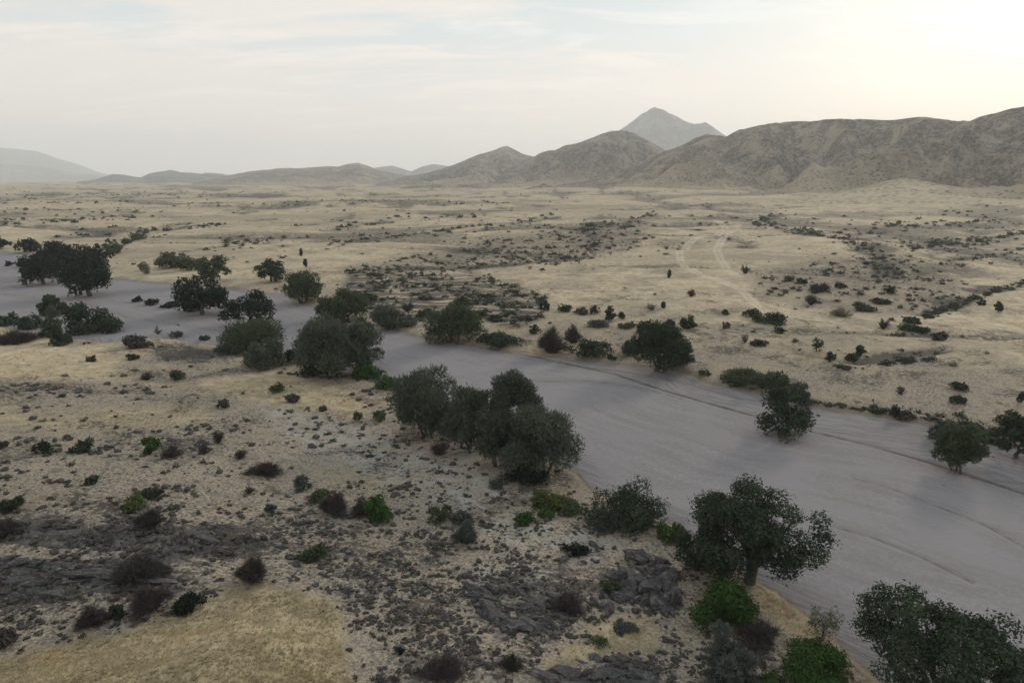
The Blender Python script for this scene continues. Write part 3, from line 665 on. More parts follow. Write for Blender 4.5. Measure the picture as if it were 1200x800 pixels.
def plant(kind, cx, bot, top, wpx, label, mat=None, cat=None, group=None, name=None, dens=1.0, h_scale=1.0, **kw):
    seedc[0] += 1; rng = np.random.default_rng(seedc[0])
    tree = kind in ('tree', 'feathertree')
    p, R, h, dist = place(cx, bot, top, wpx, tree); h = max(h * h_scale, R * .35)
    ls = max(dist / 683 * 1.08, .085)                              # leaf spray half-size
    wp = wpx * .853; area = wp * max(wp * .55, (bot - top) * .853)
    nl = int(np.clip(area * 2.4 * dens, 150, 30000))
    root = bpy.data.objects.new(name or ('tree' if tree else 'bush'), None); C.objects.link(root)
    root.location = p; root.rotation_euler[2] = rng.uniform(0, 6.28) if not kw.get('fixed') else 0
    root.empty_display_size = .5
    tag(root, label, cat or ('tree' if tree else 'bush'), group)
    if kind == 'tree':
        full = wpx < 75; zc = h * (.45 if full else .53); rz = h * (.53 if full else .47)
        V, F, T, c, rc = crown_geo(rng, R * .90, zc, rz, nl, ls, kw.get('ncl', 40 if full else 60), -.8, False, kw.get('lump', .28 if full else .19)); V, c = fit(V, c, R, h)
        link('crown', mesh_np('crown', V, F, mat or M_DARK, False, dict(tint=T)), root)
        tr = max(R * .075, .12); fork = np.array([rng.normal() * R * .05, rng.normal() * R * .05, h * .26])
        link('trunk', mesh_np('trunk', *tube(*limb(rng, (0, 0, -.3), fork, tr * 1.35, tr * .9, 4)), M_BARK, True), root)
        nb = 7 if wpx > 80 else 4
        th = np.linspace(0, 6.28, nb, endpoint=False) + rng.uniform(0, 1)
        for i in range(nb):
            e = np.array([math.cos(th[i]) * R * .55, math.sin(th[i]) * R * .55, h * rng.uniform(.55, .8)])
            pts, rd_ = limb(rng, fork - [0, 0, tr * .5], e, tr * .62, tr * .18, 6, .16); g = [tube(pts, rd_, 5)]
            for q in range(4 if wpx > 80 else 1):
                s = pts[rng.integers(2, 5)]; j = c[np.argsort(np.linalg.norm(c - e, axis=1))[rng.integers(0, 5)]]
                g.append(tube(*limb(rng, s, j, tr * .22, tr * .07, 4, .15), 4))
            link('branch', mesh_np('branch', *merge(g), M_BARK, True), root)
    elif kind == 'feathertree':
        V, F, T, c, rc = crown_geo(rng, R * .97, h * .42, h * .54, int(nl * 1.9), ls, kw.get('ncl', 44), -.6, True, .31); V, c = fit(V, c, R, h)
        link('crown', mesh_np('crown', V, F, mat or M_FEATH, False, dict(tint=T)), root)
        tr = max(R * .05, .1); g = []
        for i in range(5):
            j = c[rng.integers(0, len(c))]; b0 = rng.normal(size=3) * R * .12; b0[2] = -.2
            g.append(tube(*limb(rng, b0, j * [.8, .8, 1], tr, tr * .3, 5, .15), 5))
        link('trunk', mesh_np('trunk', *merge(g), M_BARK, True), root)
    elif kind == 'bush':
        V, F, T, c, rc = crown_geo(rng, R * .92, h * .12, h * .80, nl, ls, kw.get('ncl', 18), -.05, kw.get('feather', False), .32); V, c = fit(V, c, R, h)
        link('foliage', mesh_np('foliage', V, F, mat or M_DARK, False, dict(tint=T)), root)
        if wpx > 16:
            g = [tube(*limb(rng, (rng.normal() * R * .1, rng.normal() * R * .1, -.15), c[i] * [.8, .8, .9], max(R * .035, .04), .02, 4), 4) for i in range(min(4, len(c)))]
            link('stem', mesh_np('stem', *merge(g), M_BARK, True), root)
    elif kind == 'bare':
        n = int(np.clip(area * .34 * dens, 30, 700)); wd = dist / 683 * .25
        V, F, T = twig_geo(rng, R, h, n, wd)
        link('twigs', mesh_np('twigs', V, F, mat or M_TWIG, False, dict(tint=T)), root)
        if wpx > 16:
            g = [tube(*limb(rng, (rng.normal() * R * .06, rng.normal() * R * .06, -.15), (rng.normal() * R * .4, rng.normal() * R * .4, h * .6), max(R * .03, .04), .02, 4), 4) for i in range(4)]
            link('stem', mesh_np('stem', *merge(g), M_BARK, True), root)
    return root

# ------------------------------------------------------------------ the trees and large bushes, one by one
T = 'tree'; B = 'bush'; FT = 'feathertree'; BA = 'bare'
plant(T, 878, 682, 564, 148, 'large dark spreading tree with visible trunk and branches on the near river bank', M_DARK, lump=.175, ncl=95, dens=1.5)
plant(B, 822, 676, 608, 66, 'dark low limbed tree pressed against the left side of the large spreading tree', M_DARK)
plant(T, 1092, 842, 704, 205, 'large dark tree in the bottom right corner with a ragged domed crown', M_DARK, lump=.165, ncl=105, dens=1.5)
plant(B, 843, 741, 672, 88, 'bright green dense round bush below the large spreading tree', M_BRIGHT, dens=1.3)
plant(B, 948, 812, 757, 112, 'bright green spreading bush left of the bottom right tree', M_BRIGHT, dens=1.2)
plant(B, 845, 818, 738, 76, 'blue grey thorny bush at the bottom edge below the bright green bush', M_BLUE, feather=True)
plant(BA, 886, 760, 728, 66, 'dark leafless thicket between the bright green bushes', M_TWIG, dens=2)
plant(T, 964, 745, 708, 38, 'small sparse pale sapling at the edge of the sand near the bottom right tree', M_PALEB, dens=.32, name='sapling')
plant(B, 731, 623, 565, 92, 'broad dark green bush on the bank between the feathery trees and the large spreading tree', M_DARK, ncl=34)
plant(B, 712, 622, 596, 48, 'blue grey skirt bush in front of the broad dark green bush', M_BLUE, feather=True)
plant(B, 790, 640, 614, 44, 'bright green low bush touching the large spreading tree', M_BRIGHT)
plant(B, 655, 600, 578, 50, 'yellow green low bush on the point of the bank', M_LIME, dens=.9)
plant(B, 632, 597, 573, 26, 'small yellow green bush left of the low one on the point of the bank', M_LIME)
plant(B, 615, 616, 598, 26, 'small mid green bush on stony ground below the yellow green bushes', M_BRIGHT)
plant(B, 672, 606, 586, 34, 'olive low bush beside the broad dark green bush', M_OLIVE)
plant(FT, 500, 512, 436, 84, 'grey green feathery tree at the left end of the near bank clump', M_FEATH)
plant(FT, 548, 524, 456, 74, 'grey green feathery tree second from the left in the near bank clump', M_FEATH)
plant(FT, 602, 538, 438, 80, 'tallest grey green feathery tree in the near bank clump', M_FEATH)
plant(FT, 634, 556, 476, 92, 'wide grey green feathery tree at the right end of the near bank clump', M_FEATH)
plant(FT, 584, 545, 480, 60, 'shaded feathery tree in the front of the near bank clump', M_FEATH)
plant(B, 613, 569, 540, 58, 'dark rounded bush at the foot of the near bank clump', M_DEEP)
plant(B, 582, 574, 560, 20, 'small grey bush at the tip of the near bank clump', M_FEATH, feather=True)
plant(FT, 384, 440, 373, 86, 'large grey feathery tree with a wide crown in the middle of the near bank', M_FEATH)
plant(FT, 425, 436, 374, 56, 'right half of the double grey feathery tree in the middle of the near bank', M_FEATH)
plant(B, 380, 441, 418, 60, 'dark bush under the large grey feathery tree', M_DEEP)
plant(B, 430, 446, 425, 44, 'bright green low bush right under the large grey feathery tree', M_BRIGHT)
plant(B, 455, 457, 441, 36, 'bright green trailing bush running to the sand edge', M_BRIGHT)
plant(FT, 298, 410, 374, 74, 'pale olive feathery tree left of the large grey feathery tree', M_OLIVE)
plant(B, 312, 433, 399, 52, 'dark grey feathery bush in front of the pale olive tree', M_FEATH, feather=True)
plant(B, 345, 426, 408, 26, 'dark bush between the pale olive tree and the large grey feathery tree', M_DEEP)
plant(B, 262, 416, 402, 22, 'low grey bush at the left foot of the pale olive tree', M_BLUE, feather=True)
plant(T, 238, 369, 325, 62, 'dark tree standing in the sandy bed, left one of the pair', M_DEEP)
plant(T, 292, 380, 342, 58, 'dark tree standing in the sandy bed, right one of the pair', M_DEEP)
plant(B, 225, 366, 350, 26, 'small dark bush at the left foot of the dark pair in the bed', M_DEEP)
plant(B, 161, 354, 347, 14, 'smallest of three dark bushes on the sand left of the dark pair', M_DEEP)
plant(B, 178, 358, 350, 20, 'middle one of three dark bushes on the sand left of the dark pair', M_DEEP)
plant(B, 200, 361, 353, 22, 'flat dark bush on the sand nearest to the dark pair', M_DEEP)
plant(T, 106, 347, 301, 62, 'darkest rounded tree at the right of the far left grove', M_DEEP)
plant(T, 52, 333, 299, 52, 'dark tree at the left front of the far left grove', M_DEEP)
plant(T, 78, 322, 284, 64, 'dark tree at the back of the far left grove', M_DEEP)
plant(T, 110, 318, 288, 40, 'smaller dark tree at the back right of the far left grove', M_DEEP)
plant(B, 62, 312, 284, 34, 'dark bush behind the far left grove', M_DEEP)
plant(B, 36, 296, 279, 32, 'isolated round dark tree above the far left grove', M_DEEP, cat='tree', name='tree')
plant(B, 1, 293, 277, 22, 'round dark tree cut by the left edge of the frame', M_DEEP, cat='tree', name='tree')
plant(B, 10, 312, 305, 8, 'tiny dark bush on the sand at the left edge', M_DEEP)
plant(B, 24, 313, 306, 14, 'small dark bush on the sand left of the far left grove', M_DEEP)
plant(B, 132, 298, 280, 22, 'grey green small tree beyond the river right of the far left grove', M_OLIVE, cat='tree', name='tree')
plant(B, 161, 281, 272, 18, 'grey green bush along the side gully above the river', M_OLIVE)
plant(B, 148, 286, 279, 12, 'small bush in the side gully above the river', M_OLIVE)
plant(B, 200, 315, 295, 38, 'left end of the green thicket on the far bank', M_OLIVE)
plant(B, 222, 318, 299, 28, 'middle of the green thicket on the far bank', M_OLIVE)
plant(T, 250, 330, 300, 38, 'tallest green tree at the right end of the far bank thicket', M_OLIVE)
plant(T, 170, 321, 307, 14, 'sparse small tree on the pale bank above the river', M_PALEB, dens=.4)
plant(T, 318, 330, 303, 34, 'lone green tree above the far bank between the thicket and the feathery tree', M_DARK)
plant(FT, 356, 355, 318, 48, 'green feathery tree leaning over the far edge of the sand', M_OLIVE)
plant(FT, 385, 374, 348, 30, 'small feathery tree with a thin trunk on the far edge of the sand', M_OLIVE)
plant(FT, 408, 377, 339, 52, 'feathery tree with a visible trunk on the far edge of the sand', M_OLIVE)
plant(FT, 453, 386, 357, 42, 'dull feathery tree at the edge of the dark shrubby terrace', M_FEATH)
plant(B, 458, 387, 374, 24, 'bright olive bush at the foot of the dull feathery tree', M_OLIVE)
plant(B, 478, 384, 370, 30, 'dark bush on the terrace right of the dull feathery tree', M_FEATH)
plant(FT, 533, 400, 357, 66, 'wide olive feathery tree on the far bank above the bend', M_OLIVE)
plant(B, 590, 409, 390, 52, 'dark green low bush on the far bank right of the wide olive tree', M_DARK)
plant(B, 570, 403, 389, 24, 'dark green bush joining the wide olive tree and the low bush', M_DARK)
plant(B, 542, 360, 347, 22, 'dark green bush on the terrace behind the wide olive tree', M_DARK)
plant(BA, 646, 419, 382, 42, 'grey brown leafless bush on the far bank', M_TWIG, dens=2.2)
plant(BA, 671, 404, 379, 28, 'taller leafless bush behind the grey brown one on the far bank', M_TWIG, dens=2)
plant(B, 692, 422, 396, 48, 'dark green bush right of the leafless bushes on the far bank', M_DARK)
plant(B, 717, 423, 415, 12, 'small dark bush at the edge of sand right of the leafless bushes', M_DARK)
plant(FT, 775, 436, 378, 64, 'large dark tree on the far bank in the centre right', M_DARK)
plant(B, 800, 434, 404, 30, 'grey bush attached to the right side of the large dark far bank tree', M_BLUE, feather=True)
plant(B, 740, 417, 396, 30, 'dark bush on the left side of the large dark far bank tree', M_DARK)
plant(B, 752, 392, 377, 20, 'small dark bush behind the large dark far bank tree', M_DARK)
plant(B, 806, 387, 369, 24, 'round dark bush above and right of the large dark far bank tree', M_DARK)
plant(B, 638, 365, 351, 16, 'dark pointed bush on the pale slope above the orange patch', M_DARK)
plant(B, 714, 377, 358, 15, 'dark upright bush at the right end of a row above the far bank', M_DARK)
plant(B, 661, 366, 356, 20, 'dark bush in the middle of a row above the far bank', M_DARK)
plant(B, 581, 377, 369, 24, 'dark flat bush on the pinkish slope above the far bank', M_DARK)
plant(B, 870, 450, 433, 56, 'olive thicket along the far bank, left part', M_OLIVE, feather=True)
plant(B, 900, 457, 434, 48, 'olive thicket along the far bank, right part above the bed tree', M_OLIVE, feather=True)
plant(B, 935, 478, 448, 30, 'brownish bush behind the dark bed tree', M_BLUE, feather=True)
plant(T, 920, 511, 454, 62, 'dark shaggy tree standing on the sand of the river bed, centre right', M_DARK, lump=.3, ncl=34)
plant(FT, 1121, 552, 496, 50, 'dark shaggy tree on the sand near the right edge', M_OLIVE)
plant(B, 1104, 520, 494, 34, 'grey bush leaning behind the tree on the sand near the right edge', M_BLUE, feather=True)
plant(T, 1192, 536, 483, 52, 'dark tree cut by the right edge of the frame on the far bank', M_DARK, cat='tree', name='tree')
plant(B, 1160, 520, 506, 34, 'low green bush between the two trees at the right edge', M_OLIVE)
plant(B, 880, 372, 361, 22, 'dark green bush, left one of a dark pair on the pale slope', M_DARK)
plant(B, 903, 381, 366, 40, 'dark green long bush, right one of a dark pair on the pale slope', M_DARK)
plant(B, 913, 391, 383, 16, 'small dark bush just below the dark pair on the pale slope', M_DARK)
plant(B, 850, 371-2, 378-16, 10, 'small dark bush left of the dark pair on the pale slope', M_DARK)
plant(B, 851, 385, 377, 12, 'reddish dark small bush beneath the dark pair on the pale slope', M_BROWN)
plant(B, 889, 406, 397, 22, 'dark bush on the orange slope right of the large dark far bank tree', M_DARK)
plant(BA, 873, 402, 389, 14, 'tiny leafless bush on the orange slope', M_TWIG)
plant(B, 1012, 365, 354, 26, 'dark green bush in the middle of the shrubby plain', M_DARK)
plant(B, 1031, 356, 349, 28, 'flat dark green bush behind another in the middle of the shrubby plain', M_DARK)
plant(B, 1070, 390, 380, 32, 'flat very dark green bush, front one of two on the plain at right', M_DARK)
plant(B, 1068, 379, 371, 28, 'flat dark green bush, back one of two on the plain at right', M_DARK)
plant(T, 1170, 366, 353, 10, 'tiny round headed tree with a trunk on the pale rise at right', M_DARK)
plant(T, 1007, 419, 404, 11, 'tiny round headed tree with a trunk on the lower right plain', M_DARK)
plant(T, 973, 424, 412, 12, 'tiny round headed tree left of a dark bush on the lower right plain', M_DARK)
plant(B, 997, 425, 413, 16, 'dark cone shaped bush on the lower right plain', M_DARK)
plant(T, 957, 412, 395, 14, 'sparse small tree on the orange slope above the far bank thicket', M_OLIVE, dens=.6)
plant(T, 1048, 489, 473, 10, 'small dark tree at the bank edge right of the bed tree', M_DARK)
plant(T, 784, 326, 316, 5, 'tiny isolated tree on the pale slope by the dirt track', M_DARK)
plant(T, 358, 314, 303, 6, 'tiny isolated tree on straw ground right of the lone green tree', M_DARK)
plant(T, 353, 300, 291, 4, 'tiny isolated tree farther back right of the lone green tree', M_DARK)
plant(BA, 950, 358, 343, 20, 'dark purple leafless bush on the shrubby plain', M_TWIG, dens=2)
plant(BA, 960, 343, 332, 32, 'purple grey leafless thicket on the shrubby plain', M_TWIG, dens=2)
plant(BA, 985, 372, 360, 28, 'pale leafless bush between dark bushes on the shrubby plain', M_PALEB, dens=1.5)
plant(BA, 1035, 386, 373, 18, 'grey leafless bush left of the two flat dark bushes', M_TWIG, dens=2)
plant(B, 1100, 399, 388, 20, 'dark twiggy bush right of the two flat dark bushes', M_BROWN)
plant(B, 1124, 458, 447, 22, 'dark rounded bush on straw ground below the right plain', M_DARK)
plant(B, 1122, 474, 463, 20, 'dark rounded bush nearest the far bank at right', M_DARK)
plant(BA, 1055, 463, 450, 14, 'dry leafless bush on straw ground at right', M_TWIG)
plant(B, 1196, 472, 458, 10, 'upright dark bush on straw ground at the right edge', M_BROWN)
plant(BA, 810, 348, 337, 16, 'small purple bush beside the dirt track', M_TWIG, dens=2)
plant(BA, 873, 321, 309, 14, 'dark leaning bush on the slope above the dirt track', M_BROWN, dens=2)
plant(BA, 763, 364, 355, 18, 'grey twiggy bush above the large dark far bank tree', M_TWIG)
plant(T, 777, 361, 353, 6, 'tiny round tree above the large dark far bank tree', M_DARK)
plant(B, 1150, 358, 350, 10, 'small dark bush left of the tiny round headed tree on the pale rise', M_DARK)
plant(B, 680, 369, 360, 20, 'dark bush third from the left in a row above the far bank', M_BROWN)
plant(B, 697, 368, 357, 14, 'dark upright bush second from the right in a row above the far bank', M_DARK)
plant(B, 728, 374, 365, 12, 'small dark bush right of the tallest bush in a row above the far bank', M_DARK)
plant(B, 700, 384, 374, 30, 'flat dull bush in front of the bush row above the far bank', M_BLUE, feather=True)
plant(B, 735, 386, 376, 22, 'flat dull bush between the bush row and the large dark far bank tree', M_OLIVE)
plant(B, 760, 388, 376, 18, 'dark bush right behind the large dark far bank tree crown', M_DARK)
plant(B, 785, 384, 374, 16, 'small brown bush behind the crown of the large dark far bank tree', M_BROWN)
plant(B, 627, 392, 380, 16, 'small dark bush left of the grey brown leafless bush on the far bank', M_DARK)
plant(B, 825, 441, 432, 16, 'small olive bush at the foot of the orange slope by the sand', M_OLIVE)
plant(B, 500, 372, 362, 26, 'dark bush on the terrace left of the wide olive tree', M_DARK)
plant(B, 560, 372, 364, 22, 'dark bush on the terrace at the upper right of the wide olive tree', M_DARK)
plant(B, 430, 354, 343, 26, 'dark bush on the terrace behind the feathery trees', M_DARK)
plant(BA, 478, 366, 354, 24, 'purple grey leafless bush on the terrace', M_TWIG, dens=2)
plant(BA, 925, 330, 322, 20, 'purple grey leafless bush at the top of the shrubby plain', M_TWIG, dens=2)
plant(B, 985, 338, 330, 16, 'dark rounded bush at the top of the shrubby plain', M_DARK)
plant(B, 940, 333, 325, 14, 'small dark bush beside the purple grey one on the shrubby plain', M_DARK)
plant(B, 1043, 344, 335, 12, 'upright dark bush right of the flat bushes on the shrubby plain', M_DARK)
# near bank, left
plant(B, 112, 392, 356, 66, 'dark wide tree on the near bank at left with trunks showing', M_DARK, cat='tree', name='tree', ncl=24)
plant(B, 62, 371, 345, 28, 'dark upright bush at the top of the left near bank group', M_DARK)
plant(B, 80, 368, 355, 18, 'small dark bush on the sand behind the left near bank group', M_DARK)
plant(B, 61, 396, 361, 26, 'grey green bush in the middle of the left near bank group', M_FEATH, feather=True)
plant(B, 70, 405, 378, 28, 'dark bush at the front of the left near bank group', M_DARK)
plant(B, 36, 386, 368, 32, 'flat topped dark bush left of the left near bank group', M_DARK)
plant(B, 6, 382, 367, 30, 'flat topped dark bush at the left edge on the near bank', M_DARK)
plant(BA, 20, 404, 390, 50, 'dark leafless thicket at the left edge on the near bank', M_BROWN, dens=2)
plant(B, 160, 408, 391, 38, 'brown mounded bush on the near bank right of the dark wide tree', M_BROWN)
plant(BA, 185, 392, 381, 12, 'tiny grey leafless bush on the sand edge', M_TWIG)
plant(B, 207, 396, 387, 16, 'small dull bush on the sand edge right of the tiny leafless one', M_BLUE, feather=True)
plant(B, 241, 399, 392, 14, 'small dark bush at the sand edge before the pale olive tree', M_DARK)
plant(B, 154, 422, 414, 18, 'dark low bush on straw ground beside the grey rock sheet', M_DARK)
plant(BA, 172, 446, 436, 18, 'reddish twiggy bush left of a green bush on straw ground', M_BROWN, dens=2)
plant(B, 209, 446, 433, 18, 'small green bush below the grey rock sheet', M_OLIVE)
plant(B, 107, 424, 416, 14, 'small reddish bush on straw ground at upper left', M_BROWN)
plant(B, 326, 461, 448, 22, 'brown green round bush on the straw patch', M_OLIVE)
plant(B, 343, 472, 461, 20, 'dark rounded bush below the brown green one on the straw patch', M_BROWN)
plant(B, 378, 482, 475, 11, 'tiny bush on the orange straw patch', M_BROWN)
plant(B, 419, 494, 481, 15, 'small olive bush near the left end of the near bank clump', M_OLIVE)
plant(B, 446, 494, 481, 22, 'flat olive bush touching the left end of the near bank clump', M_OLIVE)
plant(B, 262, 479, 468, 16, 'small brown bush on the pale stony slope', M_BROWN)
plant(B, 52, 532, 516, 24, 'dark green bush, left one of two on the left slope', M_DARK, feather=True)
plant(B, 97, 531, 515, 27, 'dark green bush, right one of two on the left slope', M_DARK, feather=True)
plant(B, 177, 533, 512, 21, 'deep green upright bush among dark stones on the left slope', M_BRIGHT)
plant(BA, 201, 538, 522, 26, 'dark leafless bush right of the deep green upright bush', M_TWIG, dens=2.4)
plant(BA, 240, 533, 519, 20, 'leafless grey bush among stones on the left slope', M_TWIG, dens=2)
plant(BA, 256, 520, 504, 20, 'reddish leafless bush among stones on the left slope', M_BROWN, dens=2)
plant(BA, 282, 539, 526, 20, 'dark twiggy bush at the left end of a shrub line on the slope', M_BROWN, dens=2)
plant(B, 3, 527, 515, 14, 'brown bush cut by the left edge on the slope', M_BROWN)
plant(B, 108, 568, 557, 16, 'small dark green bush in the middle of the left slope', M_DARK)
plant(B, 14, 599, 582, 30, 'dark green bush near the left edge', M_DARK, feather=True)
plant(B, 158, 600, 579, 30, 'yellow green bush on the left slope', M_LIME)
plant(B, 178, 584, 570, 26, 'dark green bush behind the yellow green bush on the left slope', M_DARK)
plant(BA, 176, 624, 596, 38, 'brown leafless bush below the yellow green bush', M_BROWN, dens=2.2)
plant(BA, 164, 686, 650, 66, 'very dark brown leafless bush in the rock ledges at left', M_BROWN, dens=2.4)
plant(BA, 296, 686, 652, 46, 'purple brown leafless bush above the straw mound', M_BROWN, dens=3)
plant(B, 370, 660, 636, 36, 'dark olive brown bush among stones right of the straw mound top', M_OLIVE, feather=True)
plant(BA, 110, 738, 708, 38, 'grey purple leafless bush at the upper edge of the straw mound', M_TWIG, dens=3)
plant(BA, 178, 724, 684, 58, 'wide purple grey leafless bush at the upper edge of the straw mound', M_TWIG, dens=2.4)
plant(B, 138, 726, 706, 18, 'small dark green bush between two leafless bushes at the straw mound', M_DARK)
plant(B, 222, 719, 695, 36, 'dark leafy bush at the right end of the bush row above the straw mound', M_DEEP, feather=True)
plant(B, 4, 760, 736, 34, 'dark twiggy bush on the straw mound at the left edge', M_BROWN)
plant(B, 442, 612, 582, 42, 'mid green bush with grey twigs in the middle of the stony slope', M_BRIGHT, dens=.9)
plant(BA, 425, 606, 584, 34, 'grey twiggy bush left of the mid green bush on the stony slope', M_TWIG, dens=2)
plant(BA, 392, 606, 578, 46, 'purple grey leafless thicket left of the mid green bush', M_TWIG, dens=2.4)
plant(B, 374, 590, 573, 30, 'dark olive bush behind the purple grey thicket', M_OLIVE, feather=True)
plant(B, 355, 576, 555, 22, 'small blue grey bush on the slope above the purple grey thicket', M_BLUE, feather=True)
plant(B, 317, 604, 588, 14, 'small upright green bush on the stony slope', M_BLUE, feather=True)
plant(BA, 293, 580, 568, 18, 'spiky dark small plant on straw ground', M_TWIG, dens=1.5)
plant(BA, 310, 560, 548, 46, 'low brown twiggy bush on straw ground', M_BROWN, dens=1.8)
plant(BA, 546, 642, 608, 34, 'blue grey bush on the stony slope below the near bank clump', M_BLUE, dens=3)
plant(B, 516, 614, 592, 30, 'olive thorn bush on the stony slope', M_OLIVE, feather=True, dens=.7)
plant(B, 540, 614, 598, 30, 'dark green bush right of the olive thorn bush on the stony slope', M_BLUE, feather=True)
plant(BA, 515, 535, 518, 28, 'grey leafless bush below the left end of the near bank clump', M_TWIG, dens=2)
plant(BA, 664, 722, 694, 40, 'dark leafless bush between the two rock outcrops', M_TWIG, dens=3)
plant(B, 732, 744, 728, 32, 'grey cushion bush on the orange straw hollow', M_BLUE, feather=True, dens=1.2)
plant(B, 702, 758, 744, 28, 'olive cushion bush on the straw hollow', M_OLIVE, feather=True, dens=.7)
plant(BA, 520, 800, 768, 56, 'dark bush at the bottom edge left of the lower rocks', M_TWIG, dens=3)
plant(BA, 598, 790, 765, 30, 'dark brown bush at the bottom edge among stones', M_BROWN, dens=3)
plant(BA, 470, 768, 756, 14, 'small black round bush on pale gravel right of the straw mound', M_DEEP, dens=3)
plant(B, 675, 652, 634, 34, 'dark thorn bush growing over a boulder on the pale shoulder', M_DEEP, feather=True)
plant(B, 715, 697, 678, 28, 'olive brown bush on the rock outcrop', M_OLIVE, feather=True)
plant(B, 640, 608, 596, 22, 'small bright bush at the left foot of the yellow green bushes', M_BRIGHT)
plant(BA, 0, 635, 612, 60, 'grey leafless bush over the rock sheet at the left edge', M_TWIG, dens=1.6)
print('plants', round(time.time() - T0, 1))

# ------------------------------------------------------------------ boulders
def ico():
    p = (1 + 5 ** .5) / 2
    V = np.array([(-1, p, 0), (1, p, 0), (-1, -p, 0), (1, -p, 0), (0, -1, p), (0, 1, p), (0, -1, -p), (0, 1, -p), (p, 0, -1), (p, 0, 1), (-p, 0, -1), (-p, 0, 1)], float)
    F = np.array([(0, 11, 5), (0, 5, 1), (0, 1, 7), (0, 7, 10), (0, 10, 11), (1, 5, 9), (5, 11, 4), (11, 10, 2), (10, 7, 6), (7, 1, 8), (3, 9, 4), (3, 4, 2), (3, 2, 6), (3, 6, 8), (3, 8, 9), (4, 9, 5), (2, 4, 11), (6, 2, 10), (8, 6, 7), (9, 8, 1)])
    return V / np.linalg.norm(V[0]), F
def subdiv(V, F):
    V = list(map(tuple, V)); mid = {}; G = []
    def m(a, b):
        key = (min(a, b), max(a, b))
        if key not in mid: mid[key] = len(V); V.append(tuple((np.array(V[a]) + np.array(V[b])) / 2))
        return mid[key]
    for a, b, c in F:
        ab, bc, ca = m(a, b), m(b, c), m(c, a); G += [(a, ab, ca), (b, bc, ab), (c, ca, bc), (ab, bc, ca)]
    V = unit(np.array(V)); return V, np.array(G)
I0 = ico(); I1 = subdiv(*I0); I2 = subdiv(*I1)
def rockshape(seed, base):
    rng = np.random.default_rng(seed); V, F = base; V = V.copy()
    for _ in range(9):                                 # chop planes: angular blocks
        n = unit(rng.normal(size=3)); d = rng.uniform(.45, .85); q = V @ n; V -= np.outer(np.maximum(q - d, 0), n)
    V *= 1 + .10 * rng.normal(size=(len(V), 1)); return V, F
bmeshes = []
for i in range(9):
    V, F = rockshape(900 + i, I2 if i < 5 else I1); bmeshes.append(mesh_np('boulder', V, F, M_ROCK, False))
rb_ = np.random.default_rng(77)
nbould = 0
def boulders(polys, n, smin, smax, label, group, el=1.4, flat=.6, tiltdir=None):
    global nbould
    A = np.array(polys, float); x0, y0 = A.min(0); x1, y1 = A.max(0); k_ = 0; tries = 0
    made = []
    while k_ < n and tries < 4000:
        tries += 1; p = np.array([[rb_.uniform(x0, x1), rb_.uniform(y0, y1)]])
        if not inpoly(p, A)[0]: continue
        x, y, z, ok = hit(*p[0]); 
        if not ok[0]: continue
        s = smin + (smax - smin) * rb_.random() ** 2.2
        o = link('boulder', bmeshes[rb_.integers(0, 9)]); h = s * flat * rb_.uniform(.6, 1.2)
        o.location = (x[0], y[0], z[0] + h * .12)
        o.scale = (s * el * rb_.uniform(.8, 1.3), s * rb_.uniform(.6, 1), h)
        o.rotation_euler = (rb_.normal() * .2, rb_.normal() * .2, (tiltdir if tiltdir is not None else rb_.uniform(0, 6.28)) + rb_.normal() * .25)
        tag(o, label, 'rock', group); k_ += 1; nbould += 1; made.append((o, p[0][0], p[0][1], s))
    if len(made) > 5:
        xs = np.array([m[1] for m in made]); ys = np.array([m[2] for m in made]); sz_ = np.array([m[3] for m in made])
        hx = (xs > np.median(xs)); hy = (ys > np.median(ys)); big = sz_ > np.quantile(sz_, .7)
        for i, (o, *_m) in enumerate(made):
            o['label'] = ('large ' if big[i] else 'small ') + label + ', ' + ('lower ' if hy[i] else 'upper ') + ('right' if hx[i] else 'left')
            if i == int(sz_.argmax()): o['label'] = 'largest ' + label
            if i == int(ys.argmin()): o['label'] = 'topmost ' + label
            if i == int(xs.argmax()): o['label'] = label + ', at its right end'
            if i == int(xs.argmin()): o['label'] = label + ', at its left end'
boulders([(722, 672), (745, 652), (775, 655), (792, 690), (795, 716), (770, 722), (740, 705), (728, 700)], 44, .5, 1.7, 'angular boulder in the tall outcrop beside the bright green bush', 'boulders of the tall outcrop', flat=.9)
boulders([(690, 690), (725, 690), (740, 712), (720, 720), (695, 712)], 10, .4, 1.0, 'dark boulder at the left shoulder of the tall rock outcrop', 'boulders left of the tall outcrop', flat=.8)
boulders([(545, 690), (600, 682), (660, 700), (668, 735), (640, 745), (590, 735), (550, 712)], 52, .4, 1.25, 'jagged slab in the slanting band on the stony slope', 'slabs of the slanting rock band', el=1.9, flat=.6, tiltdir=-.5)
boulders([(700, 770), (765, 768), (775, 800), (740, 812), (700, 800), (640, 812), (630, 790)], 34, .35, 1.1, 'layered slab in the rock ledge at the bottom edge', 'slabs of the lower rock ledge', el=2.0, flat=.5, tiltdir=-.35)
boulders([(655, 640), (688, 634), (690, 654), (662, 656)], 6, .5, 1.2, 'dark boulder in the small pile on the pale shoulder', 'boulders on the pale shoulder', flat=.8)
boulders([(690, 638), (710, 640), (704, 650), (690, 648)], 3, .5, .9, 'low dark boulder right of the small pile on the pale shoulder', 'low boulders on the pale shoulder')
boulders([(-20, 655), (60, 656), (180, 662), (200, 680), (100, 690), (60, 712), (-20, 700)], 40, .45, 1.5, 'flat ledge rock below the grey rock sheet', 'ledge rocks at left', el=2.4, flat=.38, tiltdir=.05)
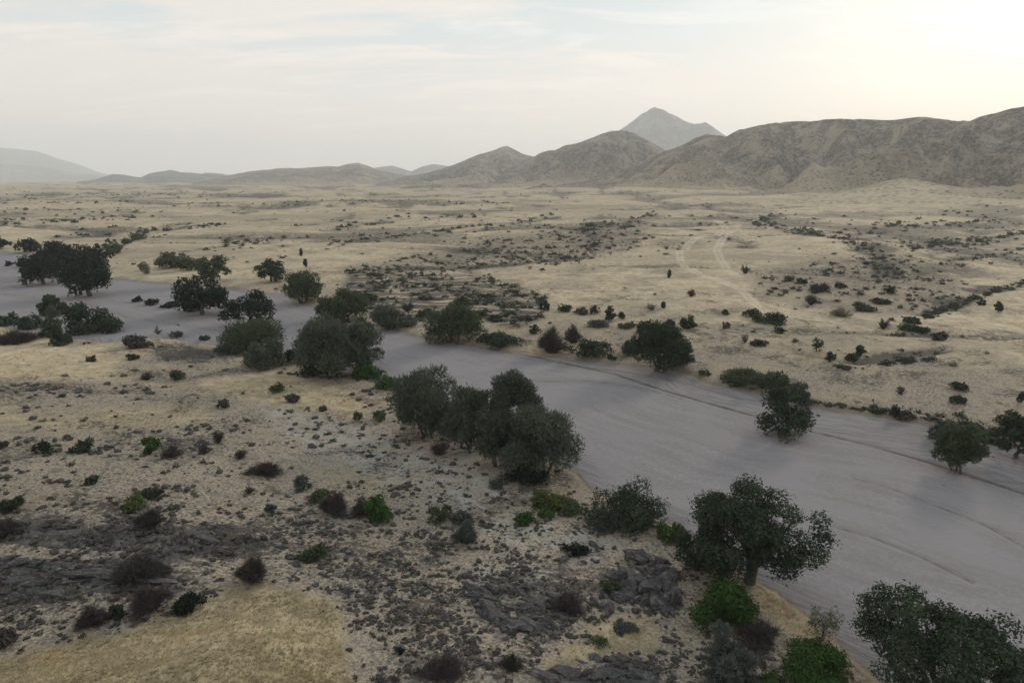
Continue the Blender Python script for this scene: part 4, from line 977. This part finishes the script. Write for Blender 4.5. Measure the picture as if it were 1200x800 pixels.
boulders([(60, 600), (280, 612), (330, 640), (250, 650), (120, 640), (60, 630)], 30, .3, 1.0, 'low dark rock on the grey rock sheet at left', 'low rocks on the rock sheet', el=2.2, flat=.3, tiltdir=.0)
boulders([(300, 625), (420, 630), (520, 660), (500, 720), (400, 700), (330, 690)], 40, .22, .6, 'brown boulder on stony slope right of the straw mound', 'boulders right of the straw mound', flat=.8)
boulders([(0, 448), (100, 452), (110, 460), (30, 462), (0, 458)], 14, .4, 1.1, 'dark rock in the low rock strip on the upper left slope', 'rocks of the low strip', el=1.8)
boulders([(120, 507), (260, 505), (265, 522), (180, 526), (120, 522)], 18, .35, .9, 'dark rock among shrubs on the left slope', 'rocks among shrubs on the left slope', el=1.6)
for cx, cy, s, lb in [(469, 761, .55, 'black round boulder alone on pale gravel right of the straw mound'), (471, 774, .3, 'small black rock just below the lone black boulder'),
                      (379, 716, .16, 'small dark stone lying on the straw mound'), (950, 484, .5, 'dark rock on the sand right of the bed tree'), (959, 487, .4, 'smaller dark rock on the sand right of the bed tree'),
                      (209, 381, .5, 'dark lump on the far sand above the sand edge'), (575, 409, .45, 'small dark rock on the sand under the far bank')]:
    x, y, z, ok = hit(cx, cy); o = link('boulder', bmeshes[6]); o.location = (x[0], y[0], z[0] + s * .2); o.scale = (s * 1.2, s, s * .8); tag(o, lb, 'rock')
print('boulders', nbould)

# ------------------------------------------------------------------ loose stones: thousands, nobody could count them
def scatter_mesh(name, bases, xyz, scl, rot, mat, attrs=False, emb=.15, smooth=False):
    Vs = []; Fs = []; Ts = []; o = 0; N = len(xyz); ch = RNG.integers(0, len(bases), N)
    for bi, (bv, bf, *bt) in enumerate(bases):
        q = np.where(ch == bi)[0]
        if not len(q): continue
        c, s = np.cos(rot[q]), np.sin(rot[q])
        v = bv[None] * scl[q][:, None, :]
        x = v[..., 0] * c[:, None] - v[..., 1] * s[:, None]; y = v[..., 0] * s[:, None] + v[..., 1] * c[:, None]
        v = np.stack([x, y, v[..., 2]], -1) + xyz[q][:, None, :]; nv = len(bv)
        Vs.append(v.reshape(-1, 3)); Fs.append((bf[None] + (np.arange(len(q)) * nv)[:, None, None]).reshape(-1, bf.shape[1]) + o); o += nv * len(q)
        if bt: Ts.append((np.tile(bt[0], len(q)) * .5 + np.repeat(RNG.uniform(0, .5, len(q)), nv)))
    me = mesh_np(name, np.vstack(Vs), np.vstack(Fs), mat, smooth, dict(tint=np.concatenate(Ts)) if Ts else None)
    return me
def halficos(seed):
    V, F = rockshape(seed, I0); return V, F
N = 110000
spx = RNG.uniform(-120, 1000, N); spy = 398 + 420 * RNG.random(N) ** .72
x, y, z, ok = hit(spx, spy)
s_ = gattr(sdn, x, y); lf = gattr(left.astype(float), x, y); rz_ = gattr(rockz, x, y); st_ = gattr(straw, x, y); pl_ = gattr(pale, x, y)
clus = fbm(x / 9, y / 7, 3, 303) * .75 + fbm(x / 1.9, y / 1.5, 3, 305) * .9
den = np.clip(.04 + 1.75 * clus + .40 * rz_ - .75 * st_ + .1 * pl_, 0, 1) * (1 - ss(st_, .45, .8))
# stone fields of the photograph are densest low in the middle
den *= np.interp(spy, [398, 450, 560, 620, 820], [.35, .45, .65, 1, 1]) * np.interp(spx, [0, 260, 380, 760, 900], [.6, .75, 1, 1, .5])
keep = ok & (lf > .5) & (s_ > 2) & (RNG.random(N) < den * .80) & (np.hypot(x, y) < 260)
x, y, z, rz_ = x[keep], y[keep], z[keep], rz_[keep]; n = len(x)
s = (.045 + .42 * RNG.random(n) ** 6 + .12 * rz_ * RNG.random(n)) * np.clip(np.hypot(x, y) / 75, .85, 1.7)
scl = np.stack([s * RNG.uniform(1, 1.6, n), s, s * RNG.uniform(.5, .95, n)], 1)
me = scatter_mesh('loose_stones', [halficos(400 + i) for i in range(8)], np.stack([x, y, z + s * .15], 1), scl, RNG.uniform(0, 6.28, n), M_STONE)
tag(link('loose_stones', me), 'dark brown stones strewn over the near slope', None, None, 'stuff')
print('stones', n, round(time.time() - T0, 1))

# ------------------------------------------------------------------ dry grass tufts on the near slope
def tuft(seed, nb=7):
    rng = np.random.default_rng(seed); V = []; F = []; Tt = []
    for i in range(nb):
        th = rng.uniform(0, 6.28); l = rng.uniform(.5, 1.1); d = np.array([math.cos(th), math.sin(th), 0]); w_ = np.array([-d[1], d[0], 0]) * .10
        b = d * rng.uniform(0, .25); o = len(V)
        V += [b - w_, b + w_, b + d * l * .65 + [0, 0, l * rng.uniform(.6, 1)]]; F.append((o, o + 1, o + 2)); Tt += [rng.random()] * 3
    return np.array(V), np.array(F), np.array(Tt)
N = 90000
spx = RNG.uniform(-160, 1000, N); spy = 400 + 440 * RNG.random(N) ** .6
x, y, z, ok = hit(spx, spy)
s_ = gattr(sdn, x, y); lf = gattr(left.astype(float), x, y); rz_ = gattr(rockz, x, y); st_ = gattr(straw, x, y)
den = np.clip(.16 + .5 * fbm(x / 9 + 4, y / 9, 3, 333) + .85 * st_ - .3 * rz_, 0, 1)
keep = ok & (lf > .5) & (s_ > .4) & (RNG.random(N) < den) & (np.hypot(x, y) < 230)
x, y, z = x[keep], y[keep], z[keep]; n = len(x); s = RNG.uniform(.10, .24, n) * (1 + 1.1 * ss(gattr(straw, x, y), .5, .9) * RNG.random(n)) * np.clip(np.hypot(x, y) / 80, .9, 2)
me = scatter_mesh('dry_grass', [tuft(600 + i) for i in range(8)], np.stack([x, y, z - .02], 1), np.stack([s, s, s * .9], 1), RNG.uniform(0, 6.28, n), M_STRAW)
tag(link('dry_grass', me), 'short dry straw coloured grass on the near slope and mound', None, None, 'stuff')
print('tufts', n, round(time.time() - T0, 1))

# ------------------------------------------------------------------ scattered shrubs of the plain
def dome(seed, nq, feather=False, ls=.3):
    rng = np.random.default_rng(seed); d = unit(rng.normal(size=(nq, 3))); d[:, 2] = np.abs(d[:, 2]) * .9
    p = d * rng.uniform(.35, .95, nq)[:, None] * (1 + .25 * np.sin(np.arctan2(d[:, 1], d[:, 0]) * 3 + seed))[:, None]; p[:, 2] = np.maximum(p[:, 2], .08)
    V, F = diamonds(p, unit(d + rng.normal(size=(nq, 3)) * .5), rng.uniform(.6, 1.3, nq) * ls, 1.1 if not feather else 1.9, None, rng)
    return V, F, np.repeat(rng.uniform(0, 1, nq), 4)
SP = [(M_DARK, 'dark'), (M_BROWN, 'brown'), (M_TWIG, 'grey'), (M_OLIVE, 'olive')]
N = 60000
u = RNG.random(N)
spx = RNG.uniform(-150, 1350, N); spy = 219 + 330 * u ** 2.1
# extra samples along the drainage lines
ex = []; 
for L, hw, wt in DRAIN:
    L = np.array(L, float); seg = np.hypot(*(L[1:] - L[:-1]).T); cum = np.concatenate([[0], np.cumsum(seg)])
    m = int(cum[-1] * .75 * wt); t = RNG.uniform(0, cum[-1], m)
    ax_ = np.interp(t, cum, L[:, 0]); ay_ = np.interp(t, cum, L[:, 1]); sp = RNG.normal(size=m)
    ex.append(np.stack([ax_ + RNG.normal(size=m) * 2, ay_ + sp * hw * .22 * np.clip((ay_ - 208) / 60, .12, 2.0)], 1))
ex = np.vstack(ex)
px_ = np.concatenate([spx, ex[:, 0]]); py_ = np.concatenate([spy, ex[:, 1]]); isx = np.concatenate([np.zeros(N, bool), np.ones(len(ex), bool)])
rq = RNG.random((4500, 2)) * (260, 75) + (395, 312); inr = inpoly(rq, ROUGH)
rq = rq[inr]; rq = rq[fbm(rq[:, 0] / 26, rq[:, 1] / 5, 3, 831) > .02][:1150]; px_ = np.concatenate([px_, rq[:, 0]]); py_ = np.concatenate([py_, rq[:, 1]]); isx = np.concatenate([isx, np.ones(len(rq), bool)])
x, y, z, ok = hit(px_, py_)
s_ = gattr(sdn, x, y); lf = gattr(left.astype(float), x, y); dr_ = gattr(drainz, x, y); rg_ = gattr(rough, x, y); gu_ = gattr(gully, x, y); ho_ = gattr(hollow, x, y); rdd = gattr(roadd, x, y)
rr_ = np.hypot(x, y)
den = np.clip(.010 + .20 * ho_ ** 2 * ss(fbm(x / 30, y / 20, 3, 809), -.3, .4) + .5 * gu_ * ss(fbm(x / 26, y / 26, 3, 818), -.3, .5) + .38 * dr_ * ss(fbm(x / 22, y / 22, 3, 819), -.3, .3) + .1 * rg_, 0, 1)
den *= np.interp(py_, [219, 240, 300, 560], [1.3, 1.0, 1.0, .55])
keep = ok & (lf < .5) & (s_ > 1.5) & (rr_ < 4200) & ((isx & (fbm(x / 18, y / 18, 3, 821) > -.22)) | (~isx & (RNG.random(len(x)) < den))) & (rdd > 3)
x, y, z, rr_, isx, dr_, gu_, rg_ = [q[keep] for q in (x, y, z, rr_, isx, dr_, gu_, rg_)]; n = len(x)
pxk, pyk = px_[keep], py_[keep]
size = (.40 + 1.35 * RNG.random(n) ** 2.6) * np.where(isx, 1.25, 1.0) * np.clip(rr_ / 400, .75, 1.9)
size = np.where(gu_ > .5, size * 1.25, size)
spc = RNG.choice(4, n, p=[.38, .22, .22, .18])
ppx = size * 2 * 800 / np.hypot(rr_, CAMH)
infra = (pxk > 2) & (pxk < 1198)
quota = {0: 75, 1: 40, 2: 40, 3: 35}
indiv = np.zeros(n, bool)
for sp_, q_ in quota.items():
    c_ = np.where((spc == sp_) & infra)[0]; indiv[c_[np.argsort(-ppx[c_])][:q_]] = True
def region(px, py, dr, gu, rg):
    if rg > .5: return 'on the dark shrubby terrace above the far bank'
    if gu > .5 and px > 800: return 'in the shrubby hollow of the right plain'
    if gu > .5: return 'in the grey gully across the middle plain'
    if dr > .3: return 'along a drainage line of the plain' if px < 840 else 'along a drainage line right of the dirt track'
    if px < 380: return 'on the straw plain beyond the far left river bend'
    if px < 760: return 'on the pale slope above the middle of the far bank'
    if py > 400: return 'on the straw slope just above the far bank at right'
    return 'on the pale plain around the dirt track'
NM = ['small dark green shrub', 'small brown twiggy shrub', 'small purple grey shrub', 'small olive green shrub']
pal = [[mesh_np('shrub', *(lambda g: (g[0], g[1]))(d), SP[sp_][0], False, dict(tint=d[2])) for d in [dome(1000 + sp_ * 20 + i, 110, sp_ in (2,), .15) for i in range(5)]] for sp_ in range(4)]
for i in np.where(indiv)[0]:
    o = link('shrub', pal[spc[i]][RNG.integers(0, 5)])
    o.location = (x[i], y[i], z[i] - .05); sz = size[i]
    o.scale = (sz * RNG.uniform(.9, 1.35), sz * RNG.uniform(.8, 1.1), sz * RNG.uniform(.7, 1.15)); o.rotation_euler[2] = RNG.uniform(0, 6.28)
    rgn = region(pxk[i], pyk[i], dr_[i], gu_[i], rg_[i]); lab = NM[spc[i]] + ' ' + rgn
    tag(o, lab, 'shrub', lab.replace('shrub', 'shrubs'))
for sp_ in range(4):
    q = np.where((spc == sp_) & ~indiv)[0]; sz = size[q]
    for lo, hi, nq, ls in [(0, 700, 34, .28), (700, 9000, 12, .5)]:
        qq = q[(rr_[q] >= lo) & (rr_[q] < hi)]; sz = size[qq]; m = len(qq)
        if not m: continue
        me = scatter_mesh('distant_scrub', [dome(2000 + sp_ * 10 + i, nq, False, ls) for i in range(6)], np.stack([x[qq], y[qq], z[qq] - .05], 1),
                          np.stack([sz * RNG.uniform(.9, 1.5, m), sz, sz * RNG.uniform(.7, 1.1, m)], 1), RNG.uniform(0, 6.28, m), SP[sp_][0])
        tag(link('distant_scrub', me), NM[sp_].replace('small ', 'low ').replace('shrub', 'scrub') + ' dotted over the plain', None, None, 'stuff')
print('shrubs', n, indiv.sum(), round(time.time() - T0, 1))
# small shrubs and clods on the near slope
N = 22000
spx = RNG.uniform(-120, 960, N); spy = 400 + 410 * RNG.random(N) ** .8
x, y, z, ok = hit(spx, spy)
s_ = gattr(sdn, x, y); lf = gattr(left.astype(float), x, y); rz_ = gattr(rockz, x, y); st_ = gattr(straw, x, y)
den = np.clip(.05 + .9 * fbm(x / 11 + 9, y / 9, 3, 444) + .8 * fbm(x / 2.2 + 9, y / 1.8, 2, 445) + .25 * rz_ - .5 * st_, 0, 1) * (1 - .95 * ss(st_, .45, .8))
keep = ok & (lf > .5) & (s_ > 1.5) & (RNG.random(N) < den) & (np.hypot(x, y) < 260)
x, y, z = x[keep], y[keep], z[keep]; n = len(x); sz = (.10 + .55 * RNG.random(n) ** 4) * np.clip(np.hypot(x, y) / 90, .8, 1.8); sc_ = RNG.choice(4, n, p=[.3, .3, .3, .1])
pp = sz * 2 * 800 / np.hypot(np.hypot(x, y), 40); order = np.argsort(-pp); ind2 = np.zeros(n, bool); ind2[order[:110]] = True
def reg2(px, py):
    if py > 690 and px > 410: return 'on the stony ground at the bottom edge'
    if px > 560: return 'on the stony shoulder below the near bank trees'
    if py > 600: return 'in the stony ground around the straw mound'
    if py > 500: return 'on the left slope between the shrub rows'
    return 'on the straw slope under the near bank'
kx_, ky_ = spx[keep], spy[keep]
for i in np.where(ind2)[0]:
    o = link('shrub', pal[sc_[i]][RNG.integers(0, 5)]); o.location = (x[i], y[i], z[i] - .03)
    o.scale = (sz[i] * RNG.uniform(.9, 1.3), sz[i], sz[i] * RNG.uniform(.5, .9)); o.rotation_euler[2] = RNG.uniform(0, 6.28)
    lab = NM[sc_[i]].replace('small', 'low') + ' ' + reg2(kx_[i], ky_[i]); tag(o, lab, 'shrub', lab.replace('shrub', 'shrubs'))
for sp_ in range(4):
    q = np.where((sc_ == sp_) & ~ind2)[0]; m = len(q)
    me = scatter_mesh('low_scrub', [dome(3000 + sp_ * 10 + i, 22, True, .30) for i in range(6)], np.stack([x[q], y[q], z[q] - .03], 1),
                      np.stack([sz[q] * 1.1, sz[q], sz[q] * .7], 1), RNG.uniform(0, 6.28, m), SP[sp_][0])
    tag(link('low_scrub', me), NM[sp_].replace('small ', 'tiny ').replace('shrub', 'scrub') + ' dotted over the near slope', None, None, 'stuff')

# ------------------------------------------------------------------ the air: one closed box of thin haze
hm = bpy.data.materials.new('haze_air'); hm.use_nodes = True; k = NT(hm.node_tree)
pv = k.n('ShaderNodeVolumePrincipled'); pv.inputs['Color'].default_value = (.93, .952, .985, 1); pv.inputs['Density'].default_value = 8.0e-5
pv.inputs['Anisotropy'].default_value = .25
out = k.n('ShaderNodeOutputMaterial'); k.t.links.new(pv.outputs[0], out.inputs['Volume'])
zlo = min(float(Z.min()), -10) - 5
hv = np.array([(sx_ * 27000, sy_ * 27000, zz) for zz in (zlo - 5, 1180) for sx_, sy_ in ((-1, -1), (1, -1), (1, 1), (-1, 1))])
hf = np.array([(0, 3, 2, 1), (4, 5, 6, 7), (0, 1, 5, 4), (1, 2, 6, 5), (2, 3, 7, 6), (3, 0, 4, 7)])
tag(link('haze', mesh_np('haze', hv, hf, hm)), 'pale evening haze over the plain', None, None, 'stuff')
tris = sum(sum(len(p.vertices) - 2 for p in me.polygons) if len(me.polygons) < 2000 else len(me.loops) - 2 * len(me.polygons) for me in bpy.data.meshes)
print('done', round(time.time() - T0, 1), 'tris', tris)
